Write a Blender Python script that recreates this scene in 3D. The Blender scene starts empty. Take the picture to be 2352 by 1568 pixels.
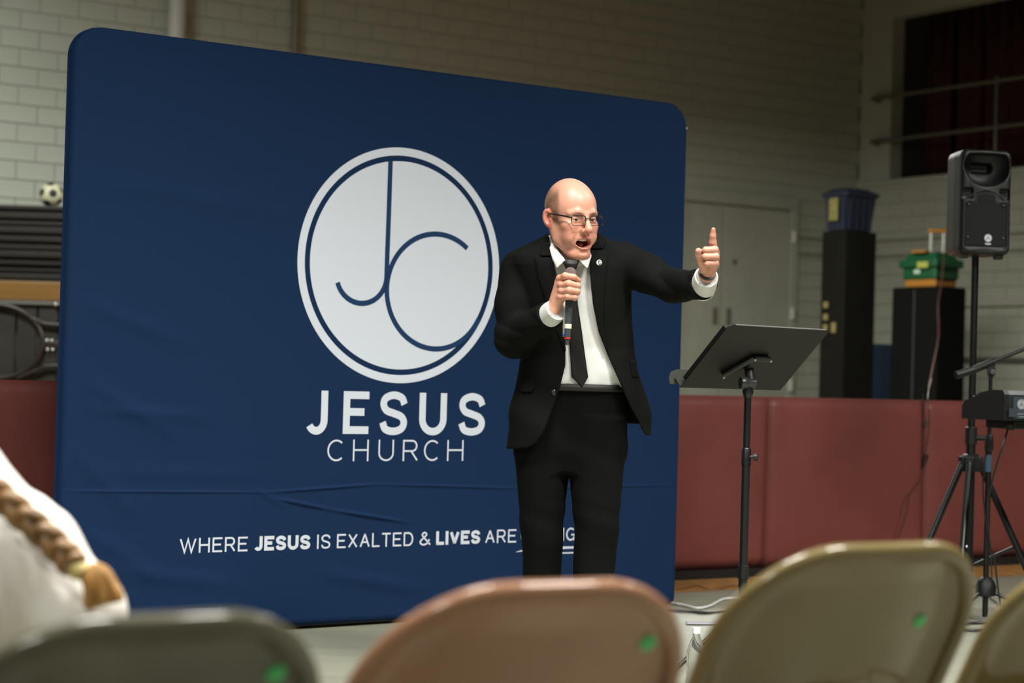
import bpy, bmesh, math, random
import numpy as np
from mathutils import Vector, Matrix
random.seed(7); rng = np.random.default_rng(7)
sc = bpy.context.scene
COL = sc.collection

# ------------------------------------------------------------------ camera
F_PX, PITCH, ROLL, CAM_H = 4402.4, 0.0174, 0.0278, 1.0389
_fw = Vector((0, math.cos(PITCH), math.sin(PITCH)))
_up0 = Vector((0, -math.sin(PITCH), math.cos(PITCH)))
_rt0 = Vector((1, 0, 0))
_rt = _rt0 * math.cos(ROLL) + _up0 * math.sin(ROLL)
_up = _up0 * math.cos(ROLL) - _rt0 * math.sin(ROLL)
cam_data = bpy.data.cameras.new('camera')
cam = bpy.data.objects.new('camera', cam_data)
COL.objects.link(cam)
cam_data.sensor_width = 36.0
cam_data.lens = F_PX / 2352 * 36.0
cam_data.clip_start = 0.05
cam_data.clip_end = 200
cam_data.dof.use_dof = True
cam_data.dof.focus_distance = 6.4
cam_data.dof.aperture_fstop = 2.9
M = Matrix((( _rt.x, _up.x, -_fw.x, 0), (_rt.y, _up.y, -_fw.y, 0), (_rt.z, _up.z, -_fw.z, CAM_H), (0, 0, 0, 1)))
cam.matrix_world = M
sc.camera = cam

# ------------------------------------------------------------------ world, lamps, exposure
sc.view_settings.view_transform = 'Standard'
sc.view_settings.look = 'None'
sc.view_settings.exposure = 0.0
sc.view_settings.gamma = 1.0
sc.view_settings.use_curve_mapping = False
w = bpy.data.worlds.new('world'); sc.world = w; w.use_nodes = True
w.node_tree.nodes['Background'].inputs[0].default_value = (0.80, 0.90, 1.0, 1)
w.node_tree.nodes['Background'].inputs[1].default_value = 0.004

def area(name, loc, target, sx, sy, power, col):
    d = bpy.data.lights.new(name, 'AREA'); d.shape = 'RECTANGLE'; d.size = sx; d.size_y = sy
    d.energy = power; d.color = col
    o = bpy.data.objects.new(name, d); COL.objects.link(o); o.location = loc
    v = Vector(target) - Vector(loc)
    o.rotation_euler = v.to_track_quat('-Z', 'Y').to_euler()
    return o
# gym lamps hung from the ceiling over the seats (out of the frame) and over the stage, plus two unseen lamps added as fill
LAMPS = [   # place, aim, size, watts, colour, reflector spread in degrees
    ((-2.4, -0.2, 5.3), (-1.2, 2.4, 0), 1.4, 0.7, 75, (1.0, 0.972, 0.90), 90),  # unseen lamp added behind the camera to brighten the girl's back
    ((2.5, 2.9, 5.3), (2.4, 3.5, 0), 1.4, 0.7, 335, (1.0, 0.972, 0.90), 126),
    ((-0.6, 3.8, 5.3), (-0.5, 4.0, 0), 1.4, 0.7, 205, (1.0, 0.972, 0.90), 104),
    ((5.0, 6.6, 5.3), (4.8, 7.0, 0), 1.4, 0.7, 205, (1.0, 0.972, 0.90), 140),
    ((1.2, 15.2, 4.25), (1.3, 15.6, 0.0), 1.4, 0.7, 520, (1.0, 1.0, 0.92), 168),  # unseen lamp added low over the stage to brighten the wall by the door
    ((-4.6, 13.8, 4.9), (-4.7, 14.5, 0.0), 1.4, 0.7, 250, (0.94, 1.0, 0.98), 178),
]
for i, L in enumerate(LAMPS):
    area('gym_and_fill_light', *L[:6]).data.spread = math.radians(L[6])

# ------------------------------------------------------------------ helpers
def at(px, py, D):
    """point of the scene seen at photo pixel (px,py) at world depth y=D"""
    ray = _fw + _rt * ((px - 1176) / F_PX) + _up * ((784 - py) / F_PX)
    t = D / ray.y
    return Vector((0, 0, CAM_H)) + ray * t

MATS = {}
def mat(name, col, rough=0.6, metal=0.0, noise=0.0, nscale=20.0, bump=0.0, bscale=80.0, spec=0.5, col2=None, stretch=None, sheen=0.0, coat=0.0):
    if name in MATS: return MATS[name]
    m = bpy.data.materials.new(name); m.use_nodes = True
    nt = m.node_tree; b = nt.nodes['Principled BSDF']
    b.inputs['Base Color'].default_value = (*col, 1)
    b.inputs['Roughness'].default_value = rough
    b.inputs['Metallic'].default_value = metal
    b.inputs['Specular IOR Level'].default_value = spec
    if sheen: b.inputs['Sheen Weight'].default_value = sheen
    if coat: b.inputs['Coat Weight'].default_value = coat
    tc = nt.nodes.new('ShaderNodeTexCoord'); mp = nt.nodes.new('ShaderNodeMapping')
    nt.links.new(tc.outputs['Object'], mp.inputs[0])
    if stretch: mp.inputs['Scale'].default_value = stretch
    if noise or col2:
        n = nt.nodes.new('ShaderNodeTexNoise'); n.inputs['Scale'].default_value = nscale; n.inputs['Detail'].default_value = 5
        nt.links.new(mp.outputs[0], n.inputs['Vector'])
        r = nt.nodes.new('ShaderNodeValToRGB'); r.color_ramp.elements[0].position = .3; r.color_ramp.elements[1].position = .7
        c2 = col2 if col2 else tuple(c * (1 - noise) for c in col)
        r.color_ramp.elements[0].color = (*c2, 1); r.color_ramp.elements[1].color = (*col, 1)
        nt.links.new(n.outputs['Fac'], r.inputs[0]); nt.links.new(r.outputs[0], b.inputs['Base Color'])
    if bump:
        n2 = nt.nodes.new('ShaderNodeTexNoise'); n2.inputs['Scale'].default_value = bscale; n2.inputs['Detail'].default_value = 4
        nt.links.new(mp.outputs[0], n2.inputs['Vector'])
        bp = nt.nodes.new('ShaderNodeBump'); bp.inputs['Strength'].default_value = bump; bp.inputs['Distance'].default_value = .01
        nt.links.new(n2.outputs['Fac'], bp.inputs['Height']); nt.links.new(bp.outputs[0], b.inputs['Normal'])
    MATS[name] = m
    return m

def tag(o, label, cat, group=None):
    o['label'] = label; o['category'] = cat
    if group: o['group'] = group
    return o

def structure(o):
    o['kind'] = 'structure'; return o

ORG = {}
def thing(name, loc, label, cat, group=None):
    o = bpy.data.objects.new(name, None); COL.objects.link(o); o.location = loc
    o.empty_display_size = .1
    ORG[o.name] = Vector(loc)
    return tag(o, label, cat, group)

def link_mesh(name, me, m, parent=None, smooth=False):
    o = bpy.data.objects.new(name, me); COL.objects.link(o)
    if m is not None:
        for k in (m if isinstance(m, (list, tuple)) else [m]): me.materials.append(k)
    if parent is not None:
        o.parent = parent
        ORG[o.name] = ORG[parent.name]
    else:
        ORG[o.name] = Vector((0, 0, 0))
    if smooth:
        me.polygons.foreach_set('use_smooth', np.ones(len(me.polygons), bool))
    return o

def mesh(name, V, Fc, m, parent=None, smooth=False, origin=None):
    """mesh object from world-space vertices; parents sit at translated empties"""
    V = np.asarray([tuple(v) for v in V] if not isinstance(V, np.ndarray) else V, dtype=np.float64)
    off = ORG[parent.name] if parent is not None else (Vector(origin) if origin is not None else Vector((0, 0, 0)))
    me = bpy.data.meshes.new(name)
    if isinstance(Fc, np.ndarray):
        nv, nf, k = len(V), len(Fc), Fc.shape[1]
        me.vertices.add(nv); me.vertices.foreach_set('co', (V - np.array(off)).astype(np.float32).ravel())
        me.loops.add(nf * k); me.loops.foreach_set('vertex_index', Fc.astype(np.int32).ravel())
        me.polygons.add(nf); me.polygons.foreach_set('loop_start', np.arange(0, nf * k, k, dtype=np.int32))
        me.update(calc_edges=True)
    else:
        me.from_pydata([tuple(v) for v in (V - np.array(off))], [], [tuple(f) for f in Fc])
    me.validate()
    o = link_mesh(name, me, m, parent, smooth)
    if parent is None and origin is not None:
        o.location = origin; ORG[o.name] = Vector(origin)
    return o

class MB:
    """collects shapes into one mesh (world space)"""
    def __init__(s): s.V = []; s.F = []
    def add(s, V, Fc):
        n = len(s.V); s.V += [Vector(v) for v in V]; s.F += [tuple(i + n for i in f) for f in Fc]; return s
    def box(s, c, ax, ay, az):
        c, ax, ay, az = map(Vector, (c, ax, ay, az))
        V = [c + ax * i + ay * j + az * k for k in (-1, 1) for j in (-1, 1) for i in (-1, 1)]
        return s.add(V, [(0, 2, 3, 1), (4, 5, 7, 6), (0, 1, 5, 4), (2, 6, 7, 3), (0, 4, 6, 2), (1, 3, 7, 5)])
    def bbox(s, c, hx, hy, hz, yaw=0.0, bevel=0.01, seg=2):
        bm = bmesh.new(); bmesh.ops.create_cube(bm, size=2)
        for v in bm.verts: v.co = Vector((v.co.x * hx, v.co.y * hy, v.co.z * hz))
        if bevel > 0: bmesh.ops.bevel(bm, geom=list(bm.edges), offset=bevel, segments=seg, affect='EDGES', profile=.5)
        R = Matrix.Rotation(yaw, 3, 'Z'); bm.verts.ensure_lookup_table(); bm.verts.index_update()
        V = [R @ v.co + Vector(c) for v in bm.verts]; Fc = [[v.index for v in f.verts] for f in bm.faces]
        bm.free(); return s.add(V, Fc)
    def tube(s, pts, r, n=12, cap=True, closed=False):
        pts = [Vector(p) for p in pts]; rs = r if isinstance(r, (list, tuple)) else [r] * len(pts)
        N = len(pts); tang = []
        for i in range(N):
            a = pts[(i - 1) % N] if (closed or i > 0) else pts[i]; b = pts[(i + 1) % N] if (closed or i < N - 1) else pts[i]
            tang.append((b - a).normalized())
        t0 = tang[0]; u = t0.orthogonal().normalized(); V = []
        for i in range(N):
            t = tang[i]; u = (u - t * u.dot(t))
            u = u.normalized() if u.length > 1e-6 else t.orthogonal().normalized()
            v = t.cross(u)
            V += [pts[i] + (u * math.cos(a) + v * math.sin(a)) * rs[i] for a in [2 * math.pi * k / n for k in range(n)]]
        Fc = []
        for i in range(N if closed else N - 1):
            j = (i + 1) % N
            for k in range(n):
                l = (k + 1) % n; Fc.append((i * n + k, i * n + l, j * n + l, j * n + k))
        if cap and not closed:
            Fc.append(tuple(range(n - 1, -1, -1))); Fc.append(tuple((N - 1) * n + k for k in range(n)))
        return s.add(V, Fc)
    def lathe(s, base, axis, prof, n=24):
        """prof = [(dist along axis, radius)]"""
        base = Vector(base); ax = Vector(axis).normalized()
        return s.tube([base + ax * d for d, _ in prof], [max(r, 1e-5) for _, r in prof], n)
    def prism(s, poly, c, ex, ey, ez, d):
        """polygon in (ex,ey) at c extruded +-d along ez"""
        c, ex, ey, ez = map(Vector, (c, ex, ey, ez)); n = len(poly)
        V = [c + ex * x + ey * y - ez * d for x, y in poly] + [c + ex * x + ey * y + ez * d for x, y in poly]
        Fc = [tuple(range(n - 1, -1, -1)), tuple(range(n, 2 * n))] + [(i, (i + 1) % n, n + (i + 1) % n, n + i) for i in range(n)]
        return s.add(V, Fc)
    def build(s, name, m, parent=None, smooth=False, origin=None):
        o = mesh(name, s.V, s.F, m, parent, False, origin)
        if smooth:
            me = o.data; me.polygons.foreach_set('use_smooth', np.ones(len(me.polygons), bool))
            try: me.set_sharp_from_angle(angle=math.radians(40))
            except Exception: pass
        return o

def catmull(P, k=6, closed=False):
    P = [Vector(p) for p in P]; n = len(P); out = []
    for i in range(n if closed else n - 1):
        p1, p2 = P[i], P[(i + 1) % n]
        p0 = P[(i - 1) % n] if (closed or i > 0) else p1 * 2 - p2
        p3 = P[(i + 2) % n] if (closed or i < n - 2) else p2 * 2 - p1
        for j in range(k):
            t = j / k
            out.append(.5 * ((2 * p1) + (p2 - p0) * t + (2 * p0 - 5 * p1 + 4 * p2 - p3) * t * t + (3 * p1 - p0 - 3 * p2 + p3) * t ** 3))
    if not closed: out.append(P[-1])
    return out

def rrect(hx, hy, r, n=6):
    out = []
    for cx, cy, a0 in ((hx - r, hy - r, 0), (-hx + r, hy - r, 90), (-hx + r, -hy + r, 180), (hx - r, -hy + r, 270)):
        for k in range(n + 1):
            a = math.radians(a0 + 90 * k / n); out.append((cx + r * math.cos(a), cy + r * math.sin(a)))
    return out

# ------------------------------------------------------------------ signed-distance modelling (organic shapes)
class Grid:
    def __init__(s, lo, hi, h):
        s.lo = np.array(lo, float); s.h = h
        n = np.ceil((np.array(hi) - s.lo) / h).astype(int) + 1
        s.ax = [(s.lo[i] + np.arange(n[i]) * h).astype(np.float32) for i in range(3)]
        s.x, s.y, s.z = s.ax[0][:, None, None], s.ax[1][None, :, None], s.ax[2][None, None, :]
        s.shape = tuple(n)
class Pts:
    def __init__(s, x, y, z): s.x, s.y, s.z = x, y, z
def local(g, o, R):
    """coordinates of the grid in a frame with origin o and axes = columns of R"""
    dx, dy, dz = g.x - o[0], g.y - o[1], g.z - o[2]
    return Pts(*[(R[0][i] * dx + R[1][i] * dy + R[2][i] * dz).astype(np.float32) for i in range(3)])
def smin(a, b, k):
    hh = np.clip(.5 + .5 * (b - a) / k, 0, 1); return b + (a - b) * hh - k * hh * (1 - hh)
def smax(a, b, k): return -smin(-a, -b, k)
def ell(g, c, r):
    x, y, z = (g.x - c[0]) / r[0], (g.y - c[1]) / r[1], (g.z - c[2]) / r[2]
    k0 = np.sqrt(x * x + y * y + z * z)
    x2, y2, z2 = x / r[0], y / r[1], z / r[2]
    k1 = np.sqrt(x2 * x2 + y2 * y2 + z2 * z2) + 1e-9
    return k0 * (k0 - 1) / k1
def sph(g, c, r): return np.sqrt((g.x - c[0]) ** 2 + (g.y - c[1]) ** 2 + (g.z - c[2]) ** 2) - r
def cone(g, a, b, ra, rb):
    a = np.array(a, float); b = np.array(b, float); d = b - a; L2 = d @ d
    px, py, pz = g.x - a[0], g.y - a[1], g.z - a[2]
    t = np.clip((px * d[0] + py * d[1] + pz * d[2]) / L2, 0, 1)
    return np.sqrt((px - t * d[0]) ** 2 + (py - t * d[1]) ** 2 + (pz - t * d[2]) ** 2) - (ra + (rb - ra) * t)
def chain(g, P, R, k=.004):
    f = None
    for i in range(len(P) - 1):
        c = cone(g, P[i], P[i + 1], R[i], R[i + 1]); f = c if f is None else smin(f, c, k)
    return f
def rbox(g, c, hx, hy, hz, r):
    qx, qy, qz = np.abs(g.x - c[0]) - hx + r, np.abs(g.y - c[1]) - hy + r, np.abs(g.z - c[2]) - hz + r
    return np.sqrt(np.maximum(qx, 0) ** 2 + np.maximum(qy, 0) ** 2 + np.maximum(qz, 0) ** 2) + np.minimum(np.maximum(qx, np.maximum(qy, qz)), 0) - r
def loftz(g, T, n=2.3):
    """T rows (z, cx, cy, a, b) ascending z"""
    T = np.array(sorted(T), float); zz = np.asarray(g.z)
    cx, cy, a, b = [np.interp(zz, T[:, 0], T[:, i]).astype(np.float32) for i in (1, 2, 3, 4)]
    k = (np.abs((g.x - cx) / a) ** n + np.abs((g.y - cy) / b) ** n) ** (1 / n)
    f = (k - 1) * np.minimum(a, b)
    return np.maximum(f, np.maximum(zz - T[-1, 0], T[0, 0] - zz))
def in_poly(X, Z, poly):
    """signed distance (negative inside) of a polygon in the x-z plane"""
    P = np.array(poly, float); n = len(P); d = None; ins = None
    for i in range(n):
        a, b = P[i], P[(i + 1) % n]; e = b - a; L2 = max(e @ e, 1e-12)
        t = np.clip(((X - a[0]) * e[0] + (Z - a[1]) * e[1]) / L2, 0, 1)
        q = (X - a[0] - t * e[0]) ** 2 + (Z - a[1] - t * e[1]) ** 2
        d = q if d is None else np.minimum(d, q)
        c = ((a[1] > Z) != (b[1] > Z)) & (X < (b[0] - a[0]) * (Z - a[1]) / (b[1] - a[1] + 1e-12) + a[0])
        ins = c if ins is None else ins ^ c
    d = np.sqrt(d); return np.where(ins, -d, d)

def nets(g, Fv, smooth=0):
    """naive surface nets -> vertices, quads"""
    Fv = np.broadcast_to(Fv, g.shape).astype(np.float32); ins = Fv < 0
    nx, ny, nz = g.shape
    C = [Fv[i:nx - 1 + i, j:ny - 1 + j, k:nz - 1 + k] for i in (0, 1) for j in (0, 1) for k in (0, 1)]
    cnt = sum((c < 0).astype(np.int8) for c in C)
    idx = np.argwhere((cnt > 0) & (cnt < 8))
    cid = -np.ones((nx - 1, ny - 1, nz - 1), np.int32); cid[tuple(idx.T)] = np.arange(len(idx))
    val = np.stack([c[tuple(idx.T)] for c in C], 1)
    off = np.array([(i, j, k) for i in (0, 1) for j in (0, 1) for k in (0, 1)], float)
    acc = np.zeros((len(idx), 3)); num = np.zeros(len(idx))
    for a in range(8):
        for b in range(a + 1, 8):
            if np.abs(off[a] - off[b]).sum() != 1: continue
            va, vb = val[:, a], val[:, b]; m_ = (va < 0) != (vb < 0)
            t = np.where(m_, va / np.where(m_, va - vb, 1), 0)
            acc += np.where(m_[:, None], off[a] + (off[b] - off[a]) * t[:, None], 0); num += m_
    V = g.lo + (idx + acc / num[:, None]) * g.h
    Q = []
    for ax in range(3):
        s0 = [slice(None)] * 3; s1 = [slice(None)] * 3; s0[ax] = slice(0, -1); s1[ax] = slice(1, None)
        ch = ins[tuple(s0)] != ins[tuple(s1)]
        o1, o2 = [(1, 2), (2, 0), (0, 1)][ax]
        e = np.argwhere(ch)
        e = e[(e[:, o1] > 0) & (e[:, o2] > 0) & (e[:, o1] < g.shape[o1] - 1) & (e[:, o2] < g.shape[o2] - 1)]
        flip = ins[tuple(e.T)]
        def cell(d1, d2):
            q = e.copy(); q[:, o1] -= d1; q[:, o2] -= d2; return cid[tuple(q.T)]
        q = np.stack([cell(1, 1), cell(0, 1), cell(0, 0), cell(1, 0)], 1)
        q[~flip] = q[~flip][:, ::-1]; Q.append(q)
    Q = np.concatenate(Q); Q = Q[(Q >= 0).all(1)]
    for _ in range(smooth):
        S = np.zeros_like(V); n = np.zeros(len(V))
        for a in range(4):
            b = (a + 1) % 4
            np.add.at(S, Q[:, a], V[Q[:, b]]); np.add.at(n, Q[:, a], 1)
            np.add.at(S, Q[:, b], V[Q[:, a]]); np.add.at(n, Q[:, b], 1)
        V = V * .5 + .5 * S / np.maximum(n, 1)[:, None]
    return V, Q
def keep_big(V, Q):
    """largest connected piece only"""
    lab = np.arange(len(V))
    while True:
        m_ = lab[Q].min(1); new = lab.copy()
        for k in range(4): np.minimum.at(new, Q[:, k], m_)
        new = new[new]
        if (new == lab).all(): break
        lab = new
    best = np.bincount(lab[Q[:, 0]]).argmax(); Q = Q[lab[Q[:, 0]] == best]
    use = np.unique(Q); mp = -np.ones(len(V), int); mp[use] = np.arange(len(use))
    return V[use], mp[Q]
def colour(o, rgb):
    a = o.data.color_attributes.new('Col', 'FLOAT_COLOR', 'POINT')
    c = np.ones((len(o.data.vertices), 4), np.float32); c[:, :3] = rgb; a.data.foreach_set('color', c.ravel())
# ------------------------------------------------------------------ the setting
TH = 0.59
E = Vector((math.cos(TH), math.sin(TH), 0)); N = Vector((-math.sin(TH), math.cos(TH), 0)); Z = Vector((0, 0, 1))
PAD0 = Vector((0, 9.379, 0))                       # a point of the pad faces' foot line
WALL = 9.66                                        # back wall behind the pad faces
def room(s, n, z): return PAD0 + E * s + N * n + Z * z
m_wood = mat('orange_wood_floor', (.55, .285, .092), .38, noise=.35, nscale=3, stretch=(6, .6, 1), bump=.05)
m_wall = mat('painted_block_wall', (.465, .475, .385), .62, noise=.10, nscale=1.3, bump=.12, bscale=60)
m_joint = mat('painted_mortar', (.437, .446, .360), .8)
m_dark = mat('dark_ceiling', (.05, .05, .045), .8)
b = MB().box(room(2, -4, -.05), E * 14, N * 9, Z * .05)
structure(b.build('floor', m_wood))
b = MB().box(room(0, .30 + (WALL - .3) / 2, .56), E * 12, N * ((WALL - .3) / 2), Z * .06)
structure(b.build('stage_floor', mat('stage_boards', (.22, .15, .09), .5, noise=.3, nscale=4)))
# back wall: mortar plane with separate blocks
def s_of(px):                                       # run along the back wall seen at photo column px
    r = (px - 1176) / F_PX; P = PAD0 + N * WALL
    return (r * P.y - P.x) / (E.x - r * E.y)
S_CORNER = s_of(1962)
BH, BL = .176, .376
HT = 7.2
wall = structure(MB().box(room((S_CORNER - 14) / 2 - .0, WALL + .11, HT / 2), E * ((S_CORNER + 14) / 2), N * .1, Z * (HT / 2)).build('wall_back', m_joint))
def block_mesh(l, h, d):
    V = []; c = .004
    for y, q in ((0, c), (c, 0), (d, 0)):
        V += [(-l / 2 + q, y, -h / 2 + q), (l / 2 - q, y, -h / 2 + q), (l / 2 - q, y, h / 2 - q), (-l / 2 + q, y, h / 2 - q)]
    Fc = [(0, 1, 2, 3)]
    for r_ in (0, 4):
        for k in range(4): Fc.append((r_ + k, r_ + 4 + k, r_ + 4 + (k + 1) % 4, r_ + (k + 1) % 4))
    return V, Fc
bv, bf = block_mesh(BL - .006, BH - .006, .02)
bme = bpy.data.meshes.new('block'); bme.from_pydata(bv, [], bf); bme.materials.append(m_wall)
R_wall = Matrix.Rotation(TH, 4, 'Z')
D_S0, D_S1, D_Z1 = s_of(1556), s_of(1812), 3.18       # door opening in the back wall
DZ0 = .62
blocks = []
row = 0
z = DZ0 + BH / 2
while z < HT:
    s = -9.5 + (BL / 2 if row % 2 else 0)
    while s < S_CORNER - .02:
        if not (D_S0 - .1 < s < D_S1 + .1 and z < D_Z1 + .05): blocks.append((s, z))
        s += BL
    z += BH; row += 1
def proj(P):
    d = Vector(P) - Vector((0, 0, CAM_H)); q = d.dot(_fw)
    return 1176 + F_PX * d.dot(_rt) / q, 784 - F_PX * d.dot(_up) / q
def in_view(s, z):
    x, y = proj(room(s, WALL, z))
    if x < -60 or x > 2380 or y < -45 or y > 880: return False
    top = 53 + (x - 169) * .1322
    if 190 < x < 1560 and y > top + 30: return False
    return True
order = sorted([b_ for b_ in blocks if in_view(*b_)], key=lambda b_: room(b_[0], WALL, b_[1]).y)
single = order[:290]; sset = set(single); rest = [b_ for b_ in blocks if b_ not in sset]
for s, z in single:
    o = bpy.data.objects.new('block', bme); COL.objects.link(o); o.parent = wall
    o.matrix_local = Matrix.Translation(room(s, WALL - .006 + rng.uniform(-.0015, .0015), z)) @ R_wall
def join_blocks(items, frame, name, parent):
    V = []; Fc = []
    B = np.array(bv)
    for it in items:
        o_, ex, ey = frame(*it); n = len(V)
        V += [tuple(o_ + ex * p[0] + ey * p[1] + Z * p[2]) for p in B]; Fc += [tuple(i + n for i in f) for f in bf]
    o = mesh(name, V, Fc, m_wall, parent); o['kind'] = 'stuff'; return o
join_blocks(rest, lambda s, z: (room(s, WALL - .006, z), E, N), 'block_courses', wall)
# right-hand wall with the balcony opening, meeting the back wall at the corner
def side(t, n, z): return room(S_CORNER + n, WALL - t, z)     # t comes out of the corner towards the camera
def t_of(px, n=0.0):
    r = (px - 1176) / F_PX; P = side(0, n, 0); d = -N
    return (r * P.y - P.x) / (d.x - r * d.y)
T_OP = t_of(2032); SILL = 3.50; LINTEL = 5.55
wr = structure(MB().box(side(6, .11, SILL / 2), N * 6, E * .1, Z * (SILL / 2)).build('wall_right', m_joint))
wr2 = structure(MB().box(side(T_OP / 2, .11, (SILL + HT) / 2), N * (T_OP / 2), E * .1, Z * ((HT - SILL) / 2)).build('wall_right_jamb', m_wall))
structure(MB().box(side((12 + T_OP) / 2, .11, (LINTEL + HT) / 2), N * ((12 - T_OP) / 2), E * .1, Z * ((HT - LINTEL) / 2)).build('wall_right_upper', m_wall))
sb = []
row = 0; z = DZ0 + BH / 2
while z < SILL:
    t = (BL / 2 if row % 2 else BL)
    while t < 11.5:
        sb.append((t, min(z, 9))); t += BL
    z += BH; row += 1
join_blocks([q for q in sb if q[1] + BH / 2 < SILL + .01], lambda t, z: (side(t, -.006, z), -N, E), 'block_courses', wr)
structure(MB().box(side(5.8, .09, SILL + .02), N * 5.8, E * .12, Z * .03).build('trim_1', m_wall))
structure(MB().box(room(0, 1, HT + .06), E * 14, N * 9.2, Z * .05).build('ceiling', m_dark))
for k in range(4):
    structure(MB().box(room(S_CORNER - 1.2 - 3 * k, 1, HT - .16), E * .08, N * 9, Z * .16).build('roof_beam', m_dark))
# balcony behind the opening: deck, dark curtain panels, rails
structure(MB().box(side((12 + T_OP) / 2, 1.3, SILL - .06), N * ((12 - T_OP) / 2), E * 1.1, Z * .05).build('balcony_floor', m_dark))
structure(MB().box(side((12 + T_OP) / 2, 2.35, 4.6), N * ((12 - T_OP) / 2), E * .05, Z * 1.2).build('wall_balcony', m_dark))
structure(MB().box(side(T_OP - .06, 1.25, 4.6), N * .05, E * 1.1, Z * 1.2).build('wall_balcony_end', m_dark))
m_cur = mat('dark_red_curtain', (.055, .012, .010), .85, bump=.1)
cur = thing('balcony_curtain', side(T_OP + 2.2, .6, SILL), 'dark red curtain in long vertical folds inside the balcony opening', 'curtain')
for k in range(9):
    V = []; Fc = []; w_ = .46; t0 = T_OP + .06 + k * w_
    for i in range(13):
        t = t0 + w_ * i / 12 * .97; d = .55 + .05 * math.sin(i / 12 * math.pi * 4 + k)
        V += [side(t, d, SILL + .02), side(t, d, LINTEL + .25)]
    Fc = [(2 * i, 2 * i + 2, 2 * i + 3, 2 * i + 1) for i in range(12)]
    o = mesh('curtain_panel', V, Fc, m_cur, cur, True)
    md = o.modifiers.new('thick', 'SOLIDIFY'); md.thickness = .006
m_rail = mat('worn_steel_pipe', (.20, .185, .14), .45, metal=.6)
rail = thing('balcony_railing', side(T_OP, -.15, SILL), 'two-bar steel pipe railing across the dark balcony opening', 'railing')
t_a = t_of(1990, -.13)
for zz in (4.02, 4.55):
    MB().tube([side(t_a, -.13, zz), side(11, -.13, zz)], .025).build('rail', m_rail, rail, True)
    MB().tube([side(t_a, -.13, zz), side(t_a - .02, .0, zz)], [.025, .045]).build('wall_flange', m_rail, rail, True)
for px in (2276,):
    tt = t_of(px, -.13)
    MB().tube([side(tt, -.13, SILL + .05), side(tt, -.13, 4.6)], .022).build('post', m_rail, rail, True)
MB().tube([side(8.6, -.13, SILL + .05), side(8.6, -.13, 4.6)], .022).build('post', m_rail, rail, True)
# door in the back wall: frame, two flush leaves, hinges, lock plates
dr = structure(bpy.data.objects.new('door_1', None)); COL.objects.link(dr); dr.location = room((D_S0 + D_S1) / 2, WALL, DZ0); ORG[dr.name] = dr.location.copy()
m_door = mat('painted_steel_door', (.44, .448, .365), .5, noise=.12, nscale=3)
m_mark = mat('worn_dark_metal', (.14, .13, .105), .6)
sm = s_of(1652)
for a, b_ in ((D_S0, sm - .015), (sm + .015, D_S1 - .06)):
    leaf = MB().bbox(room((a + b_) / 2, WALL + .0, (DZ0 + D_Z1 - .08) / 2), (b_ - a) / 2, .025, (D_Z1 - .09 - DZ0) / 2, TH, .006).build('door_leaf', m_door, dr)
    MB().bbox(room(b_ - .09 if a == D_S0 else a + .09, WALL - .035, 1.80), .03, .012, .10, TH, .008).build('lock_plate', m_mark, leaf)
    MB().bbox(room(b_ - .09 if a == D_S0 else a + .16, WALL - .035, 2.45), .025, .012, .03, TH, .008).build('latch', m_mark, leaf)
for a in (D_S0 - .04, D_S1):
    MB().box(room(a, WALL - .02, (DZ0 + D_Z1) / 2), E * .05, N * .05, Z * ((D_Z1 - DZ0) / 2)).build('door_jamb', m_door, dr)
MB().box(room((D_S0 + D_S1) / 2 - .02, WALL - .02, D_Z1 + .02), E * ((D_S1 - D_S0) / 2 + .07), N * .05, Z * .07).build('door_head', m_door, dr)
m_hinge = mat('pale_hinge', (.62, .60, .52), .4)
for py in (540, 716, 880):
    zz = CAM_H + (870 - py) / F_PX * room(D_S1, WALL, 0).y + .02
    MB().tube([room(D_S1 - .03, WALL - .08, zz - .07), room(D_S1 - .03, WALL - .08, zz + .07)], .035).build('hinge', m_hinge, dr, True)
# pipes on the walls
m_pipe = mat('cream_pipe', (.56, .53, .45), .5)
m_pipe2 = mat('brown_pipe', (.23, .19, .13), .6)
sp = s_of(371)
tag(MB().tube([room(sp, WALL - .14, .7), room(sp, WALL - .14, 7.1)], .085, 16).build('drain_pipe', m_pipe, None, True, room(sp, WALL - .14, .7)), 'thick cream drain pipe running up the block wall above the banner', 'pipe')
sp = s_of(652)
tag(MB().tube([room(sp, WALL - .06, .7), room(sp, WALL - .06, 7.1)], .038, 12).build('conduit', m_pipe2, None, True, room(sp, WALL - .05, .7)), 'narrow brown conduit running up the block wall above the banner', 'pipe')
for px, off, lab in ((-10, 375, 'upper thin wire conduit strung along the wall above the ball'), (-10, 400, 'lower thin wire conduit strung along the wall above the ball')):
    zz = at(0, off, 18).z
    tag(MB().tube([room(-9, WALL - .03, zz), room(-1, WALL - .03, zz)], .012, 8).build('wire_conduit', mat('grey_conduit', (.42, .40, .33), .5), None, True, room(-9, WALL - .03, zz)), lab, 'pipe')
zc = CAM_H + (878 - 545) / F_PX * 23.3
for k, (dz, nm) in enumerate(((0, 'upper'), (-.19, 'lower'))):
    tag(MB().tube([room(D_S1 + .1, WALL - .03, zc + dz), room(S_CORNER - .04, WALL - .03, zc + dz), side(.1, -.035, zc + dz), side(8, -.035, zc + dz)], .016, 8).build('corner_conduit', mat('grey_conduit2', (.30, .285, .23), .6), None, True, room(D_S1, WALL - .03, zc + dz)),
        nm + ' of two conduits running from the door hinges into the corner', 'pipe')
tag(MB().bbox(side(6.4, -.04, 2.02), 5.2, .03, .045, TH - math.pi / 2, .01).build('wall_rail', mat('wall_rail', (.42, .40, .34), .6), None, False, side(6.4, -.04, 2.02)), 'pale horizontal bumper rail on the wall behind the green tool box', 'rail')
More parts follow.
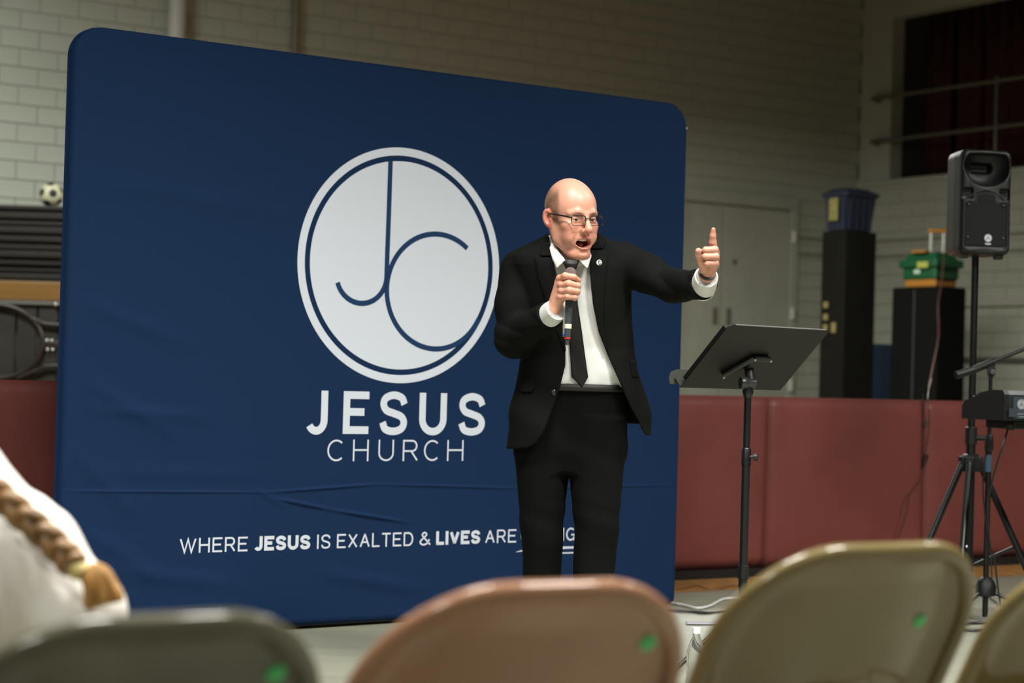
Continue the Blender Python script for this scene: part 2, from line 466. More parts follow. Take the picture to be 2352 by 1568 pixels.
tag(MB().bbox(side(6.6, -.03, 1.36), 5.0, .02, .03, TH - math.pi / 2, .008).build('wall_ledge', mat('dark_ledge', (.10, .095, .07), .7), None, False, side(6.6, -.03, 1.36)), 'dark narrow ledge on the wall behind the speaker stand', 'rail')
# stage front with maroon pads, each 4 ft wide
PH = .959
m_pad = mat('maroon_vinyl_pad', (.265, .074, .064), .48, noise=.22, nscale=2.2, bump=.25, bscale=9, spec=.45)
structure(MB().box(room(0, .20, .46), E * 12, N * .09, Z * .46).build('wall_stage_front', m_dark))
structure(MB().box(room(0, .03, .022), E * 12, N * .06, Z * .022).build('baseboard_stage', mat('black_rubber_base', (.012, .012, .011), .6)))
seam = 1.401 / math.cos(TH)
pads = [(-4, 'maroon wall pad left of the tall blue banner'), (-3, 'maroon wall pad just behind the near end of the blue banner'), (-2, None), (-1, 'maroon wall pad between the blue banner and the music stand pole'),
        (0, 'maroon wall pad right of the music stand, with a thin cord down its edge'), (1, 'maroon wall pad behind the speaker tripod and keyboard'), (2, None)]
for k, lab in pads:
    if lab is None and k == 2: lab = 'maroon wall pad beyond the keyboard at the end of the row'
    if lab is None: lab = 'maroon wall pad hidden behind the middle of the blue banner'
    s0 = seam + k * 1.19; bm = bmesh.new()
    nx, nz = 22, 16; V = []; Fc = []
    hw, hz = .592, (PH - .045) / 2
    for j in range(nz + 1):
        for i in range(nx + 1):
            u = -1 + 2 * i / nx; v = -1 + 2 * j / nz
            edge = min((1 - abs(u)) * hw, (1 - abs(v)) * hz)
            d = .055 - .018 * math.exp(-edge / .007) + .004 * math.sin(5 * u + 3 * v + k) * math.exp(-abs(v - .85) * 3) + .0025 * math.sin(9 * u * (1 + .2 * v) + 2 * k)
            V.append(room(s0 + hw + u * hw, .055 - d, .045 + hz + v * hz))
    n1 = nx + 1
    for j in range(nz):
        for i in range(nx): Fc.append((j * n1 + i, j * n1 + i + 1, (j + 1) * n1 + i + 1, (j + 1) * n1 + i))
    nb = len(V); bd = [i for i in range(n1)] + [j * n1 + nx for j in range(1, nz + 1)] + [nz * n1 + i for i in range(nx - 1, -1, -1)] + [j * n1 for j in range(nz - 1, 0, -1)]
    for q in bd:
        p = V[q]; rel = p - PAD0; nn = rel.dot(N); V.append(p + N * (.108 - nn))
    for a in range(len(bd)):
        b_ = (a + 1) % len(bd); Fc.append((bd[a], nb + a, nb + b_, bd[b_]))
    Fc.append(tuple(nb + a for a in range(len(bd))))
    tag(mesh('wall_pad', V, Fc, m_pad, None, True, room(s0 + hw, 0, .045)), lab, 'wall pad', 'maroon pads along the stage front')
# floor cover in front of the stage
m_cover = mat('grey_green_floor_cover', (.29, .295, .225), .5, noise=.16, nscale=1.6, stretch=(1, 5, 1), bump=.15, bscale=14)
nx, ny = 60, 60; V = []; Fc = []
for j in range(ny + 1):
    for i in range(nx + 1):
        s = -9 + 18 * i / nx; n = -.52 - 8.5 * (j / ny) ** 1.5
        zz = .006 + .002 * math.sin(s * 3 + n * 9) * math.sin(n * 4 + s)
        V.append(room(s, n, zz))
for j in range(ny):
    for i in range(nx): a = j * (nx + 1) + i; Fc.append((a, a + nx + 1, a + nx + 2, a + 1))
o = mesh('floor_cover', V, Fc, m_cover, None, True)
md = o.modifiers.new('thick', 'SOLIDIFY'); md.thickness = .004; md.offset = -1
tag(o, 'grey-green protective floor cover laid over the gym floor', 'floor cover')
# ------------------------------------------------------------------ the printed fabric banner
BT, BW, BHT = .6033, 2.942, 2.27
BO = Vector((-1.6449, 7.0423, .02)); BE = Vector((math.cos(BT), math.sin(BT), 0)); BN = Vector((math.sin(BT), -math.cos(BT), 0))  # BN faces the seats
def seg_d(u, v, a, b):
    ax, ay = a; bx, by = b; dx, dy = bx - ax, by - ay; t = max(0, min(1, ((u - ax) * dx + (v - ay) * dy) / (dx * dx + dy * dy)))
    return math.hypot(u - ax - t * dx, v - ay - t * dy), t
CREASE = [((0.03, .546), (.86, .532), .0035, .0055), ((.86, .532), (1.35, .559), .005, .006), ((1.35, .559), (2.05, .535), .004, .0055), ((2.05, .535), (2.9, .54), .0028, .0055),
          ((.90, .506), (1.14, .459), .007, .007), ((1.14, .459), (1.49, .403), .007, .007), ((.80, .55), (.93, .47), .004, .008),
          ((.2, .25), (.75, .17), .005, .03), ((1.1, .21), (1.6, .12), .006, .025), ((.1, .95), (.45, .75), .006, .03), ((.05, 1.25), (.5, 1.1), .005, .03), ((.1, .85), (.6, .82), .005, .02),
          ((.15, .62), (.8, .60), .003, .02), ((2.1, .9), (2.8, .86), .004, .02), ((1.2, 2.25), (1.32, 2.08), .004, .02), ((1.5, 2.25), (1.55, 2.1), .004, .02), ((2.1, 2.25), (2.2, 2.1), .003, .02),
          ((2.0, 1.3), (2.8, 1.28), .002, .015), ((.1, 1.7), (.9, 1.62), .003, .03), ((.1, .4), (.42, .2), .005, .03), ((.05, .70), (.3, .45), .005, .03)]
def disp(u, v):
    d = 0
    for a, b, amp, wd in CREASE:
        q, t = seg_d(u, v, a, b)
        if q < 4 * wd: d += 1.35 * amp * math.exp(-(q / wd) ** 2) * math.sin(math.pi * min(max(t, .03), .97)) ** .5
    return d + .0008 * math.sin(u * 7 + v * 3) * math.sin(v * 5 - u * 2)
def bpt(u, v, d=0.0): return BO + BE * u + Z * v + BN * d
m_navy = mat('navy_stretch_fabric', (.0058, .0245, .0765), .82, noise=.10, nscale=160, bump=.12, bscale=420, spec=.15)
m_print = mat('white_print_on_fabric', (.63, .68, .77), .8, bump=.05, bscale=300, spec=.2)
m_navyp = mat('navy_print_on_fabric', (.0095, .038, .110), .8, spec=.2)
bn = thing('banner_stand', bpt(BW / 2, 0), 'tall navy blue fabric banner wall printed with a white round emblem and church lettering', 'banner')
rc, thick, er = .115, .056, .016
us = list(np.linspace(0, 1, 190)); vs = sorted(set(list(np.linspace(0, 1, 150)) + list(np.linspace(1 - rc / BHT, 1, 18)) + list(np.linspace(.39 / BHT, .58 / BHT, 76))))
def inset(v):
    y = v - (BHT - rc)
    if y > 0: return rc - math.sqrt(max(rc * rc - y * y, 0))
    y = .03 - v
    return .03 - math.sqrt(max(.0009 - y * y, 0)) if y > 0 else 0
V = []; Fc = []
nu, nv = len(us), len(vs)
for v_ in vs:
    v = v_ * BHT; i0 = inset(v)
    for u_ in us:
        u = i0 + u_ * (BW - 2 * i0); e = min(u - i0, BW - i0 - u, BHT - v, v)
        rnd = -er + math.sqrt(max(er * er - max(er - e, 0) ** 2, 0))
        V.append(bpt(u, v, disp(u, v) * min(1, e / .05) + rnd))
for j in range(nv - 1):
    for i in range(nu - 1): a = j * nu + i; Fc.append((a, a + 1, a + nu + 1, a + nu))
bd = list(range(nu)) + [j * nu + nu - 1 for j in range(1, nv)] + [(nv - 1) * nu + i for i in range(nu - 2, -1, -1)] + [j * nu for j in range(nv - 2, 0, -1)]
nb = len(V)
for q in bd:
    p = V[q]; V.append(p - BN * (thick - er))
L = len(bd)
for a in range(L): Fc.append((bd[a], nb + a, nb + (a + 1) % L, bd[(a + 1) % L]))
Fc.append(tuple(nb + a for a in range(L)))
cover = mesh('fabric_cover', V, Fc, m_navy, bn, True)
for a in (.35, BW - .35):
    MB().bbox(bpt(a, -.012, -.03), .05, .28, .007, BT, .004).build('base_foot', mat('dark_steel_plate', (.05, .05, .045), .5, metal=.5), bn)
MB().tube([bpt(.05, .012, -.03), bpt(BW - .05, .012, -.03)], .016).build('bottom_tube', mat('olive_tube', (.10, .095, .05), .5), bn, True)
MB().bbox(bpt(.075, BHT - .062, -.02), .006, .006, .004, BT, .001).build('corner_snap', mat('white_plastic', (.8, .8, .78), .4), bn)
MB().bbox(bpt(BW - .004, BHT - .105, -.02), .006, .006, .004, BT, .001).build('corner_snap', MATS['white_plastic'], bn)

# ---- stroke lettering
def A(cx, cy, rx, ry, a0, a1, n=14):
    return [(cx + rx * math.cos(math.radians(a0 + (a1 - a0) * i / n)), cy + ry * math.sin(math.radians(a0 + (a1 - a0) * i / n))) for i in range(n + 1)]
def sm2(P, k=6): return [(p.x, p.y) for p in catmull([(x, y, 0) for x, y in P], k)]
S_ = sm2([(1, .77), (.87, .93), (.5, 1), (.13, .92), (.02, .75), (.16, .58), (.5, .5), (.86, .41), (1, .25), (.87, .07), (.5, 0), (.13, .06), (0, .23)])
U_ = [(0, 1), (0, .36)] + A(.5, .36, .5, .36, 180, 360)[1:] + [(1, 1)]
GL = {
 'W': (1.12, [[(0, 1), (.27, 0), (.5, .98), (.73, 0), (1, 1)]]), 'H': (.72, [[(0, 0), (0, 1)], [(1, 0), (1, 1)], [(0, .52), (1, .52)]]),
 'E': (.64, [[(0, 0), (0, 1)], [(0, 1), (1, 1)], [(0, .52), (.94, .52)], [(0, 0), (1, 0)]]),
 'R': (.70, [[(0, 0), (0, 1)], [(0, 1), (.6, 1)] + A(.62, .735, .33, .265, 90, -90)[1:] + [(0, .47)], [(.55, .47), (1, 0)]]),
 'J': (.52, [[(1, 1), (1, .3)] + A(.5, .3, .5, .3, 0, -150)[1:]]), 'S': (.68, [S_]), 'U': (.72, [U_]), 'I': (.10, [[(.5, 0), (.5, 1)]]),
 'X': (.68, [[(0, 0), (1, 1)], [(0, 1), (1, 0)]]), 'A': (.74, [[(0, 0), (.5, 1)], [(.5, 1), (1, 0)], [(.19, .36), (.81, .36)]]),
 'L': (.55, [[(0, 1), (0, 0)], [(0, 0), (1, 0)]]), 'T': (.64, [[(.5, 0), (.5, 1)], [(0, 1), (1, 1)]]),
 'D': (.74, [[(0, 0), (0, 1)], [(0, 1), (.5, 1)] + A(.5, .5, .5, .5, 90, -90)[1:] + [(0, 0)]]),
 '&': (.72, [sm2([(1, 0), (.27, .70), (.24, .88), (.43, 1), (.62, .88), (.56, .72), (.12, .38), (.02, .2), (.15, .04), (.42, 0), (.72, .12), (.92, .44)])]),
 'V': (.70, [[(0, 1), (.5, 0)], [(.5, 0), (1, 1)]]), 'C': (.76, [A(.5, .5, .5, .5, 48, 312, 24)]),
 'N': (.74, [[(0, 0), (0, 1)], [(0, 1), (1, 0)], [(1, 0), (1, 1)]]), 'G': (.78, [A(.5, .5, .5, .5, 48, 338, 24), [(.97, 0), (.97, .45)], [(.97, .45), (.56, .45)]]),
 'Y': (.68, [[(0, 1), (.5, .45)], [(1, 1), (.5, .45)], [(.5, .45), (.5, 0)]]), 'M': (.85, [[(0, 0), (0, 1)], [(0, 1), (.5, .1)], [(.5, .1), (1, 1)], [(1, 1), (1, 0)]]),
}
def stroke(P, w):
    """flat ribbon along a 2-D polyline -> verts, faces"""
    P = [Vector((p[0], p[1])) for p in P]; n = len(P); V = []; Fc = []
    for i in range(n):
        a = (P[i] - P[i - 1]).normalized() if i > 0 else None; b = (P[i + 1] - P[i]).normalized() if i < n - 1 else None
        t = ((a or b) + (b or a)); t = t.normalized() if t.length > 1e-6 else (a or b)
        nn = Vector((-t.y, t.x)); c = nn.dot(Vector((-(a or b).y, (a or b).x))); k = min(1 / max(c, .3), 2.6)
        V += [P[i] + nn * w / 2 * k, P[i] - nn * w / 2 * k]
    for i in range(n - 1): Fc.append((2 * i, 2 * i + 1, 2 * i + 3, 2 * i + 2))
    return V, Fc
def glyph(ch, x0, x1, y0, y1, w, place, name, m, parent):
    mb = MB(); h = w / 2
    for P in GL[ch][1]:
        Q = [(x0 + h + (x1 - x0 - w) * x, y0 + h + (y1 - y0 - w) * y) for x, y in P]
        # butt ends reach the box edge
        if len(Q) == 2 or True:
            for e, q in ((0, 1), (-1, -2)):
                p = Vector(Q[e]); d = p - Vector(Q[q])
                if P[e][0] in (0, 1) or P[e][1] in (0, 1):
                    if d.length > 1e-9: d.normalize(); Q[e] = tuple(p + d * h * (1 if (abs(d.x) < .05 or abs(d.y) < .05) else .2))
        V, Fc = stroke(Q, w); mb.add([place(v.x, v.y) for v in V], Fc)
    return mb.build(name, m, parent)
def word(text, x0, x1, y0, y1, w, place, m, parent, gap=.19, name='letter'):
    ws = [GL[c][0] + w / (y1 - y0) * .7 for c in text]; tot = sum(ws) + gap * (len(text) - 1); k = (x1 - x0) / tot; x = x0
    for c, q in zip(text, ws):
        glyph(c, x, x + q * k, y0, y1, w, place, name, m, parent); x += (q + gap) * k
on1 = lambda u, v: bpt(u, v, disp(u, v) + .0012)
on2 = lambda u, v: bpt(u, v, disp(u, v) + .0020)
for ch, a, b in (('J', 1.01, 1.112), ('E', 1.183, 1.302), ('S', 1.353, 1.484), ('U', 1.542, 1.676), ('S', 1.736, 1.869)):
    glyph(ch, a, b, .759 if ch in 'SUJ' else .763, .938 if ch == 'S' else .935, .031, on1, 'letter', m_print, bn)
for ch, a, b in (('C', 1.115, 1.198), ('H', 1.233, 1.306), ('U', 1.352, 1.425), ('R', 1.468, 1.541), ('C', 1.570, 1.652), ('H', 1.684, 1.765)):
    glyph(ch, a, b, .653, .740, .0072, on1, 'letter', m_print, bn)
TL, TR_ = .304, .361
word('WHERE', .486, .773, TL, TR_, .0072, on1, m_print, bn)
word('JESUS', .801, 1.05, TL, TR_, .0135, on1, m_print, bn, .13)
word('IS', 1.079, 1.141, TL, TR_, .0072, on1, m_print, bn)
word('EXALTED', 1.171, 1.53, TL, TR_, .0072, on1, m_print, bn)
word('&', 1.56, 1.616, TL, TR_, .0072, on1, m_print, bn)
word('LIVES', 1.642, 1.862, TL, TR_, .0135, on1, m_print, bn, .13)
word('ARE', 1.888, 2.047, TL, TR_, .0072, on1, m_print, bn)
word('CHANGED', 2.072, 2.475, TL, TR_, .0072, on1, m_print, bn)
for P, ww in (([(2.046, .263), (2.10, .271), (2.25, .275), (2.40, .274), (2.53, .270)], (.001, .010, .011, .009, .002)), ([(2.10, .247), (2.25, .252), (2.40, .251), (2.50, .249)], (.002, .006, .006, .002))):
    V = []; Fc = []
    for (x, y), q in zip(P, ww): V += [on1(x, y + q / 2), on1(x, y - q / 2)]
    Fc = [(2 * i, 2 * i + 1, 2 * i + 3, 2 * i + 2) for i in range(len(P) - 1)]
    mesh('brush_underline', V, Fc, m_print, bn)
CX, CY = 1.437, 1.455
def ring(r0, r1, place, name, m, n=120):
    V = []; Fc = []
    for k in range(n):
        a = 2 * math.pi * k / n; V += [place(CX + r0 * math.cos(a), CY + r0 * math.sin(a)), place(CX + r1 * math.cos(a), CY + r1 * math.sin(a))]
    Fc = [(2 * k, 2 * k + 1, (2 * k + 3) % (2 * n), (2 * k + 2) % (2 * n)) for k in range(n)]
    return mesh(name, V, Fc, m, bn)
ring(.4500, .483, on1, 'emblem_ring', m_print)
V = [on1(CX, CY)]; Fc = []; n = 120; rr = [.1, .2, .3, .4, .427]
for r_ in rr:
    for k in range(n): a = 2 * math.pi * k / n; V.append(on1(CX + r_ * math.cos(a), CY + r_ * math.sin(a)))
for k in range(n): Fc.append((0, 1 + k, 1 + (k + 1) % n))
for q in range(4):
    for k in range(n): Fc.append((1 + q * n + k, 1 + (q + 1) * n + k, 1 + (q + 1) * n + (k + 1) % n, 1 + q * n + (k + 1) % n))
mesh('emblem_disc', V, Fc, m_print, bn)
SW = .0215
V, Fc = stroke([(1.369, 1.88), (1.3685, 1.7), (1.3675, 1.55), (1.3665, 1.42)] + A(1.2495, 1.405, .117, .114, 0, -162, 26), SW)
mesh('emblem_letter', [on2(v.x, v.y) for v in V], Fc, m_navyp, bn)
V, Fc = stroke(A(1.608, 1.356, .2385, .2385, 52, 334, 60), SW)
mesh('emblem_letter', [on2(v.x, v.y) for v in V], Fc, m_navyp, bn)
# ------------------------------------------------------------------ things on the stage, behind the pads
DK = .62
def on_stage(px, D): P = at(px, 800, D); return Vector((P.x, P.y, DK))
# left: slatted stack, orange board, upright folding table, ball
m_slat = mat('dark_brown_board', (.018, .0115, .0055), .55, noise=.35, nscale=3, stretch=(1, 1, 12))
X0, X1, SD = -5.9, -2.6, 16.8
zt = lambda py: at(70, py, SD).z
st = thing('bleacher_stack', (-4.2, SD, DK), 'closed stack of dark brown boards standing on the stage left of the banner', 'bleacher')
ys = [469, 484, 504, 519, 538, 557, 575, 594, 611, 627, 645]
for k in range(len(ys) - 1):
    za, zb = zt(ys[k]), zt(ys[k + 1]); d = .03 * ((k * 7) % 3)
    MB().bbox(((X0 + X1) / 2, SD + .35 + d, (za + zb) / 2 + .004), (X1 - X0) / 2, .32, (za - zb) / 2 - .010, 0, .006).build('board', m_slat, st)
MB().box(((X0 + X1) / 2, SD + .5, (zt(469) + DK) / 2 - .02), (1.62, 0, 0), (0, .25, 0), (0, 0, (zt(469) - DK) / 2 - .03)).build('inner_frame', m_dark, st)
for x in (X0 + .06, X1 - .06):
    MB().bbox((x, SD + .5, (zt(645) + DK) / 2), .05, .3, (zt(645) - DK) / 2, 0, .01).build('end_post', m_slat, st)
ob = MB().bbox(((X0 + X1) / 2, SD + .02, (zt(646) + zt(690)) / 2), (X1 - X0) / 2 - .1, .03, (zt(646) - zt(690)) / 2, 0, .006).build('wooden_board', mat('varnished_orange_wood', (.27, .135, .034), .4, noise=.18, nscale=3, stretch=(.5, 1, 8)), st)
ob['label'] = 'varnished orange bench board'
tb = thing('folding_table', (-4.3, SD - .22, DK), 'grey folding table stood on its edge with its leg frame showing, below the orange board', 'table')
m_tb = mat('grey_brown_laminate', (.034, .030, .019), .6, noise=.2, nscale=4)
yT, zT, zB = SD - .18, zt(700), DK + .01
xs = np.linspace(-5.4, -3.2, 13)
for k in range(12):
    MB().bbox(((xs[k] + xs[k + 1]) / 2, yT, (zT + zB) / 2), (xs[1] - xs[0]) / 2 - .008, .014, (zT - zB) / 2, 0, .004).build('underside_slat', m_tb, tb)
MB().bbox((-4.3, yT - .012, zT + .012), 1.12, .03, .016, 0, .004).build('edge_rail', MATS['worn_dark_metal'], tb)
m_leg = mat('brown_tube_leg', (.030, .020, .016), .4)
ctr = at(-10, 784, yT - .06); R = (at(-10, 700, yT).z - ctr.z)
arc = [(ctr.x + R * 1.26 * math.sin(a), yT - .05, ctr.z + R * math.cos(a)) for a in np.linspace(-math.pi, math.pi, 49)]
MB().tube(arc[:-1], .020, 10, closed=True).build('leg_loop', m_leg, tb, True)
for sgn, py in ((1, 745), (-1, 840)):
    P = [at(40, 712 if sgn > 0 else 868, yT - .05), at(85, 735 if sgn > 0 else 850, yT - .05), at(120, py, yT - .05), at(260, py + 2, yT - .05)]
    MB().tube(catmull(P, 6), .017, 10).build('leg_tube', m_leg, tb, True)
MB().bbox(at(125, 792, yT - .03), .10, .02, .028, 0, .005).build('leg_bracket', m_leg, tb)
for px, py in ((108, 782), (119, 782), (109, 803), (121, 803), (128, 699)):
    p = at(px, py, yT - .055); MB().lathe(p, (0, -1, 0), [(0, .012), (.006, .012), (.010, .006)], 10).build('bolt', mat('bright_bolt', (.6, .6, .56), .3, metal=.6), tb, True)
# football: dark pentagons on a cream ball, as separate panels
BC = at(118, 449, SD + .25); BR = .107; BC.z = zt(469) + BR + .001
ball = thing('soccer_ball', (BC.x, BC.y, BC.z - BR), 'cream soccer ball with black pentagons resting on top of the dark boards', 'ball')
bm = bmesh.new(); bmesh.ops.create_icosphere(bm, subdivisions=4, radius=BR)
Rb = Matrix.Rotation(.42, 3, 'X') @ Matrix.Rotation(.1, 3, 'Z')
ico = bmesh.new(); bmesh.ops.create_icosphere(ico, subdivisions=1, radius=1)
dirs = [(Rb @ v.co).normalized() for v in ico.verts]
mesh('ball_shell', [v.co + BC for v in bm.verts], [[v.index for v in f.verts] for f in bm.faces], mat('cream_leather', (.62, .58, .38), .5), ball, True)
for vi, d in enumerate(dirs):
    near = sorted([q for q in dirs if (q - d).length > .01], key=lambda q: (q - d).length)[:5]
    up = d; e1 = (near[0] - d * near[0].dot(d)).normalized(); e2 = d.cross(e1)
    near.sort(key=lambda q: math.atan2(q.dot(e2), q.dot(e1)))
    cor = [(d + (q - d) * .36).normalized() for q in near]
    V = [d * (BR + .0006) + BC]; Fc = []; K = 4
    for r_ in range(1, K + 1):
        for i in range(5):
            for j in range(K): V.append((d.lerp(cor[i].lerp(cor[(i + 1) % 5], j / K), r_ / K)).normalized() * (BR + .0006) + BC)
    n5 = 5 * K
    Fc = [(0, 1 + i, 1 + (i + 1) % n5) for i in range(n5)]
    for r_ in range(K - 1): Fc += [(1 + r_ * n5 + i, 1 + (r_ + 1) * n5 + i, 1 + (r_ + 1) * n5 + (i + 1) % n5, 1 + r_ * n5 + (i + 1) % n5) for i in range(n5)]
    mesh('pentagon', V, Fc, mat('black_leather', (.012, .012, .011), .6), ball, True)
ico.free(); bm.free()
# right: tall black case with a blue storage tote on it
def room_box(px0, pxm, px1, D):
    """room-aligned box: left corner / front corner / right corner at photo columns, front corner at depth D"""
    C = on_stage(pxm, D); r0 = (px0 - 1176) / F_PX; r1 = (px1 - 1176) / F_PX
    d = (r0 * C.y - C.x) / (N.x - r0 * N.y); l = (r1 * C.y - C.x) / (E.x - r1 * E.y)
    return C, abs(l), abs(d)
m_case = mat('matte_black_case', (.0055, .0055, .0035), .8, noise=.3, nscale=6, spec=.12)
m_latch = mat('dull_brass_latch', (.16, .13, .05), .5)
C, l, d = room_box(1882, 1936, 2008, 18.6)
ztop = at(1936, 528, 18.6).z; cc = C + E * (l / 2) + N * (d / 2)
cs = thing('equipment_case', cc, 'tall narrow black equipment case standing on the stage under the blue tote', 'case')
MB().bbox(cc + Z * ((ztop - DK) / 2), l / 2, d / 2, (ztop - DK) / 2, TH, .015).build('case_body', m_case, cs)
for py in (700, 728, 752): MB().bbox(Vector((*(C + N * (d * .75) - E * .004).xy, at(1895, py, 18.8).z)), .008, .03, .03, TH, .003).build('corner_latch', m_latch, cs)
MB().bbox(Vector((*(C + N * (d * .4) - E * .004).xy, at(1913, 752, 18.7).z)), .008, .03, .05, TH, .003).build('corner_latch', m_latch, cs)
tote = thing('storage_tote', cc + Z * (ztop - DK), 'dark blue ribbed storage tote with lid and yellow sticker on the tall black case', 'tote')
zl = at(1936, 448, 18.6).z; ze = at(1936, 433, 18.6).z; hh = zl - ztop
m_tote = mat('dark_blue_plastic', (.010, .014, .027), .4)
def frustum(mb, c, a0, b0, a1, b1, z0, z1):
    V = [c + E * (sx * a0) + N * (sy * b0) + Z * z0 for sx, sy in ((-1, -1), (1, -1), (1, 1), (-1, 1))] + [c + E * (sx * a1) + N * (sy * b1) + Z * z1 for sx, sy in ((-1, -1), (1, -1), (1, 1), (-1, 1))]
    return mb.add(V, [(3, 2, 1, 0), (4, 5, 6, 7), (0, 1, 5, 4), (1, 2, 6, 5), (2, 3, 7, 6), (3, 0, 4, 7)])
base = cc + Z * (ztop - DK)
frustum(MB(), base, l / 2 - .05, d / 2 - .05, l / 2 - .01, d / 2 - .01, .002, hh).build('tote_body', m_tote, tote)
for k in (-.6, -.2, .2, .6):
    frustum(MB(), base + E * (k * l / 2) - N * (d / 2 - .03), .025, .01, .025, .03, .01, hh - .02).build('rib', m_tote, tote)
    frustum(MB(), base + N * (k * d / 2) - E * (l / 2 - .03), .01, .025, .03, .025, .01, hh - .02).build('rib', m_tote, tote)
MB().bbox(base + Z * (hh + .02), l / 2 + .015, d / 2 + .015, .022, TH, .015).build('lid_rim', m_tote, tote)
frustum(MB(), base, l / 2 - .0, d / 2 - .0, l / 2 - .08, d / 2 - .08, hh + .04, hh + .085).build('lid', m_tote, tote)
p = base - E * (l / 2 + .018) - N * (d * .02) + Z * (hh * .62)
MB().bbox(p, .004, .06, .11, TH, .001).build('sticker', mat('yellow_sticker', (.20, .18, .05), .6, noise=.5, nscale=30), tote)
# blue panel between the cases, black cabinet, green rolling tool box
C2, l2, d2 = room_box(2046, 2152, 2217, 18.2)
ztop2 = at(2152, 657, 18.2).z; c2 = C2 + E * (l2 / 2) + N * (d2 / 2)
cb = thing('black_cabinet', c2, 'wide black cabinet on the stage under the green tool box', 'cabinet')
MB().bbox(c2 + Z * ((ztop2 - DK) / 2), l2 / 2, d2 / 2, (ztop2 - DK) / 2, TH, .015).build('cabinet_body', mat('flat_black', (.003, .0035, .003), .9, spec=.1), cb)
MB().box(C2 + N * (d2 * .5) - E * .004 + Z * ((ztop2 - DK) / 2), E * .004, N * .004, Z * ((ztop2 - DK) / 2 - .03)).build('door_gap', m_dark, cb)
pb = at(2022, 850, 20.5); zb1 = at(2022, 790, 20.5).z
bp_ = thing('gym_mat', (pb.x, pb.y, DK), 'blue folded gym mat standing between the two black cases', 'gym mat')
MB().bbox((pb.x, pb.y, (DK + zb1) / 2), .26, .06, (zb1 - DK) / 2, TH, .02).build('mat_panel', mat('blue_vinyl', (.028, .075, .17), .5), bp_)
MB().bbox((pb.x + N.x * .13, pb.y + N.y * .13, (DK + zb1) / 2), .26, .06, (zb1 - DK) / 2, TH, .02).build('mat_panel', MATS['blue_vinyl'], bp_)
gb = c2 + Z * (ztop2 - DK) + E * .02
gt = thing('tool_box', gb, 'green rolling tool box with orange base and raised pull handle on the black cabinet', 'tool box')
m_gr = mat('green_plastic', (.006, .062, .022), .4); m_or = mat('orange_plastic', (.30, .125, .015), .5); m_si = mat('silver_tube', (.5, .5, .46), .3, metal=.5)
gl, gd = l2 / 2 * .85, d2 / 2 * .72
zz = lambda py: at(2140, py, 18.3).z - ztop2
MB().bbox(gb + Z * (zz(640) / 2 + .004), gl - .02, gd - .02, zz(640) / 2, TH, .01).build('base_tray', m_or, gt)
MB().bbox(gb + Z * ((zz(640) + zz(610)) / 2), gl, gd, (zz(610) - zz(640)) / 2, TH, .02).build('lower_body', m_gr, gt)
MB().bbox(gb + Z * ((zz(610) + zz(596)) / 2), gl + .03, gd + .03, (zz(596) - zz(610)) / 2 + .01, TH, .015).build('rim', m_gr, gt)
frustum(MB(), gb, gl, gd, gl - .05, gd - .05, zz(598), zz(577)).build('lid', m_gr, gt)
MB().bbox(gb - E * (gl - .02) + Z * (zz(577) + .006), .04, .09, .012, TH, .006).build('lid_handle', m_or, gt)
MB().bbox(gb - E * (gl + .035) - N * .08 + Z * zz(607), .006, .07, .03, TH, .003).build('latch', mat('pale_yellow', (.28, .30, .06), .5), gt)
MB().bbox(gb - E * (gl + .004) + N * .02 + Z * zz(622), .006, .04, .02, TH, .003).build('badge', mat('pale_badge', (.35, .45, .38), .5), gt)
h1 = at(2138, 580, 18.5); h2 = at(2167, 580, 18.5); ht = at(2140, 530, 18.5).z
for h in (h1, h2): MB().tube([(h.x, h.y, ztop2 + zz(600)), (h.x, h.y, ht)], .016, 10).build('handle_bar', m_si, gt, True)
mid = (h1 + h2) / 2; MB().bbox((mid.x, mid.y, ht), (h2 - h1).length / 2 + .03, .025, .018, 0, .01).build('handle_grip', m_or, gt)
# cord hanging from the green tool box down over the pad to the floor
P = [at(2170, 560, 18.1), at(2163, 645, 17.7), at(2155, 700, 17.3), at(2156, 770, 16.8), at(2143, 840, 14.5), at(2133, 890, 12.2)]
edge = room(seam + 1.19 - .01, -.01, PH + .008)
P2 = [edge, at(2131, 980, 10.95), at(2121, 1050, 10.95), at(2118, 1090, 10.93), at(2088, 1130, 10.85), at(2078, 1180, 10.82), at(2058, 1240, 10.78), at(2035, 1298, 10.7)]
P2 = [edge] + [p - N * (max(0, (p - PAD0).dot(N)) + .012) for p in P2[1:]]
tag(MB().tube(catmull([at(2140, 870, 11.6), edge + Z * .012] + P2[1:], 6), .0035, 8).build('hanging_cord', mat('dark_red_cord', (.09, .035, .03), .5), None, True, edge), 'thin dark cord draped over the maroon pads and down to the floor', 'cord')
tag(MB().tube(catmull(P, 6), .0042, 8).build('stage_cord', mat('faded_red_cord', (.09, .035, .03), .6), None, True, P[0]), 'thin reddish cord hanging from the green tool box over the black cabinet', 'cord')
hk = thing('pad_hook', room(seam + 1.19 + .03, -.01, .62), 'small black strap hook and plug hanging at the seam between two maroon pads', 'hook')
m_bk = mat('black_plastic', (.012, .012, .012), .45)
q = [at(2140, 978, 10.9), at(2148, 975, 10.9), at(2152, 966, 10.9)]; q = [p - N * ((p - PAD0).dot(N) + .012) for p in q]
MB().tube(q, [.006, .009, .005], 8).build('hook_arm', m_bk, hk, True)
q = [at(2138, 905, 10.9), at(2138, 980, 10.9), at(2137, 1040, 10.9)]; q = [p - N * ((p - PAD0).dot(N) + .006) for p in q]
MB().tube(q, .003, 6).build('strap', mat('dark_strap', (.05, .02, .018), .6), hk, True)
p = at(2141, 1060, 10.9); p = p - N * ((p - PAD0).dot(N) + .014)
MB().tube([p + Z * .035 + E * .015, p - Z * .03 - E * .008], [.016, .009], 8).build('plug', m_bk, hk, True)

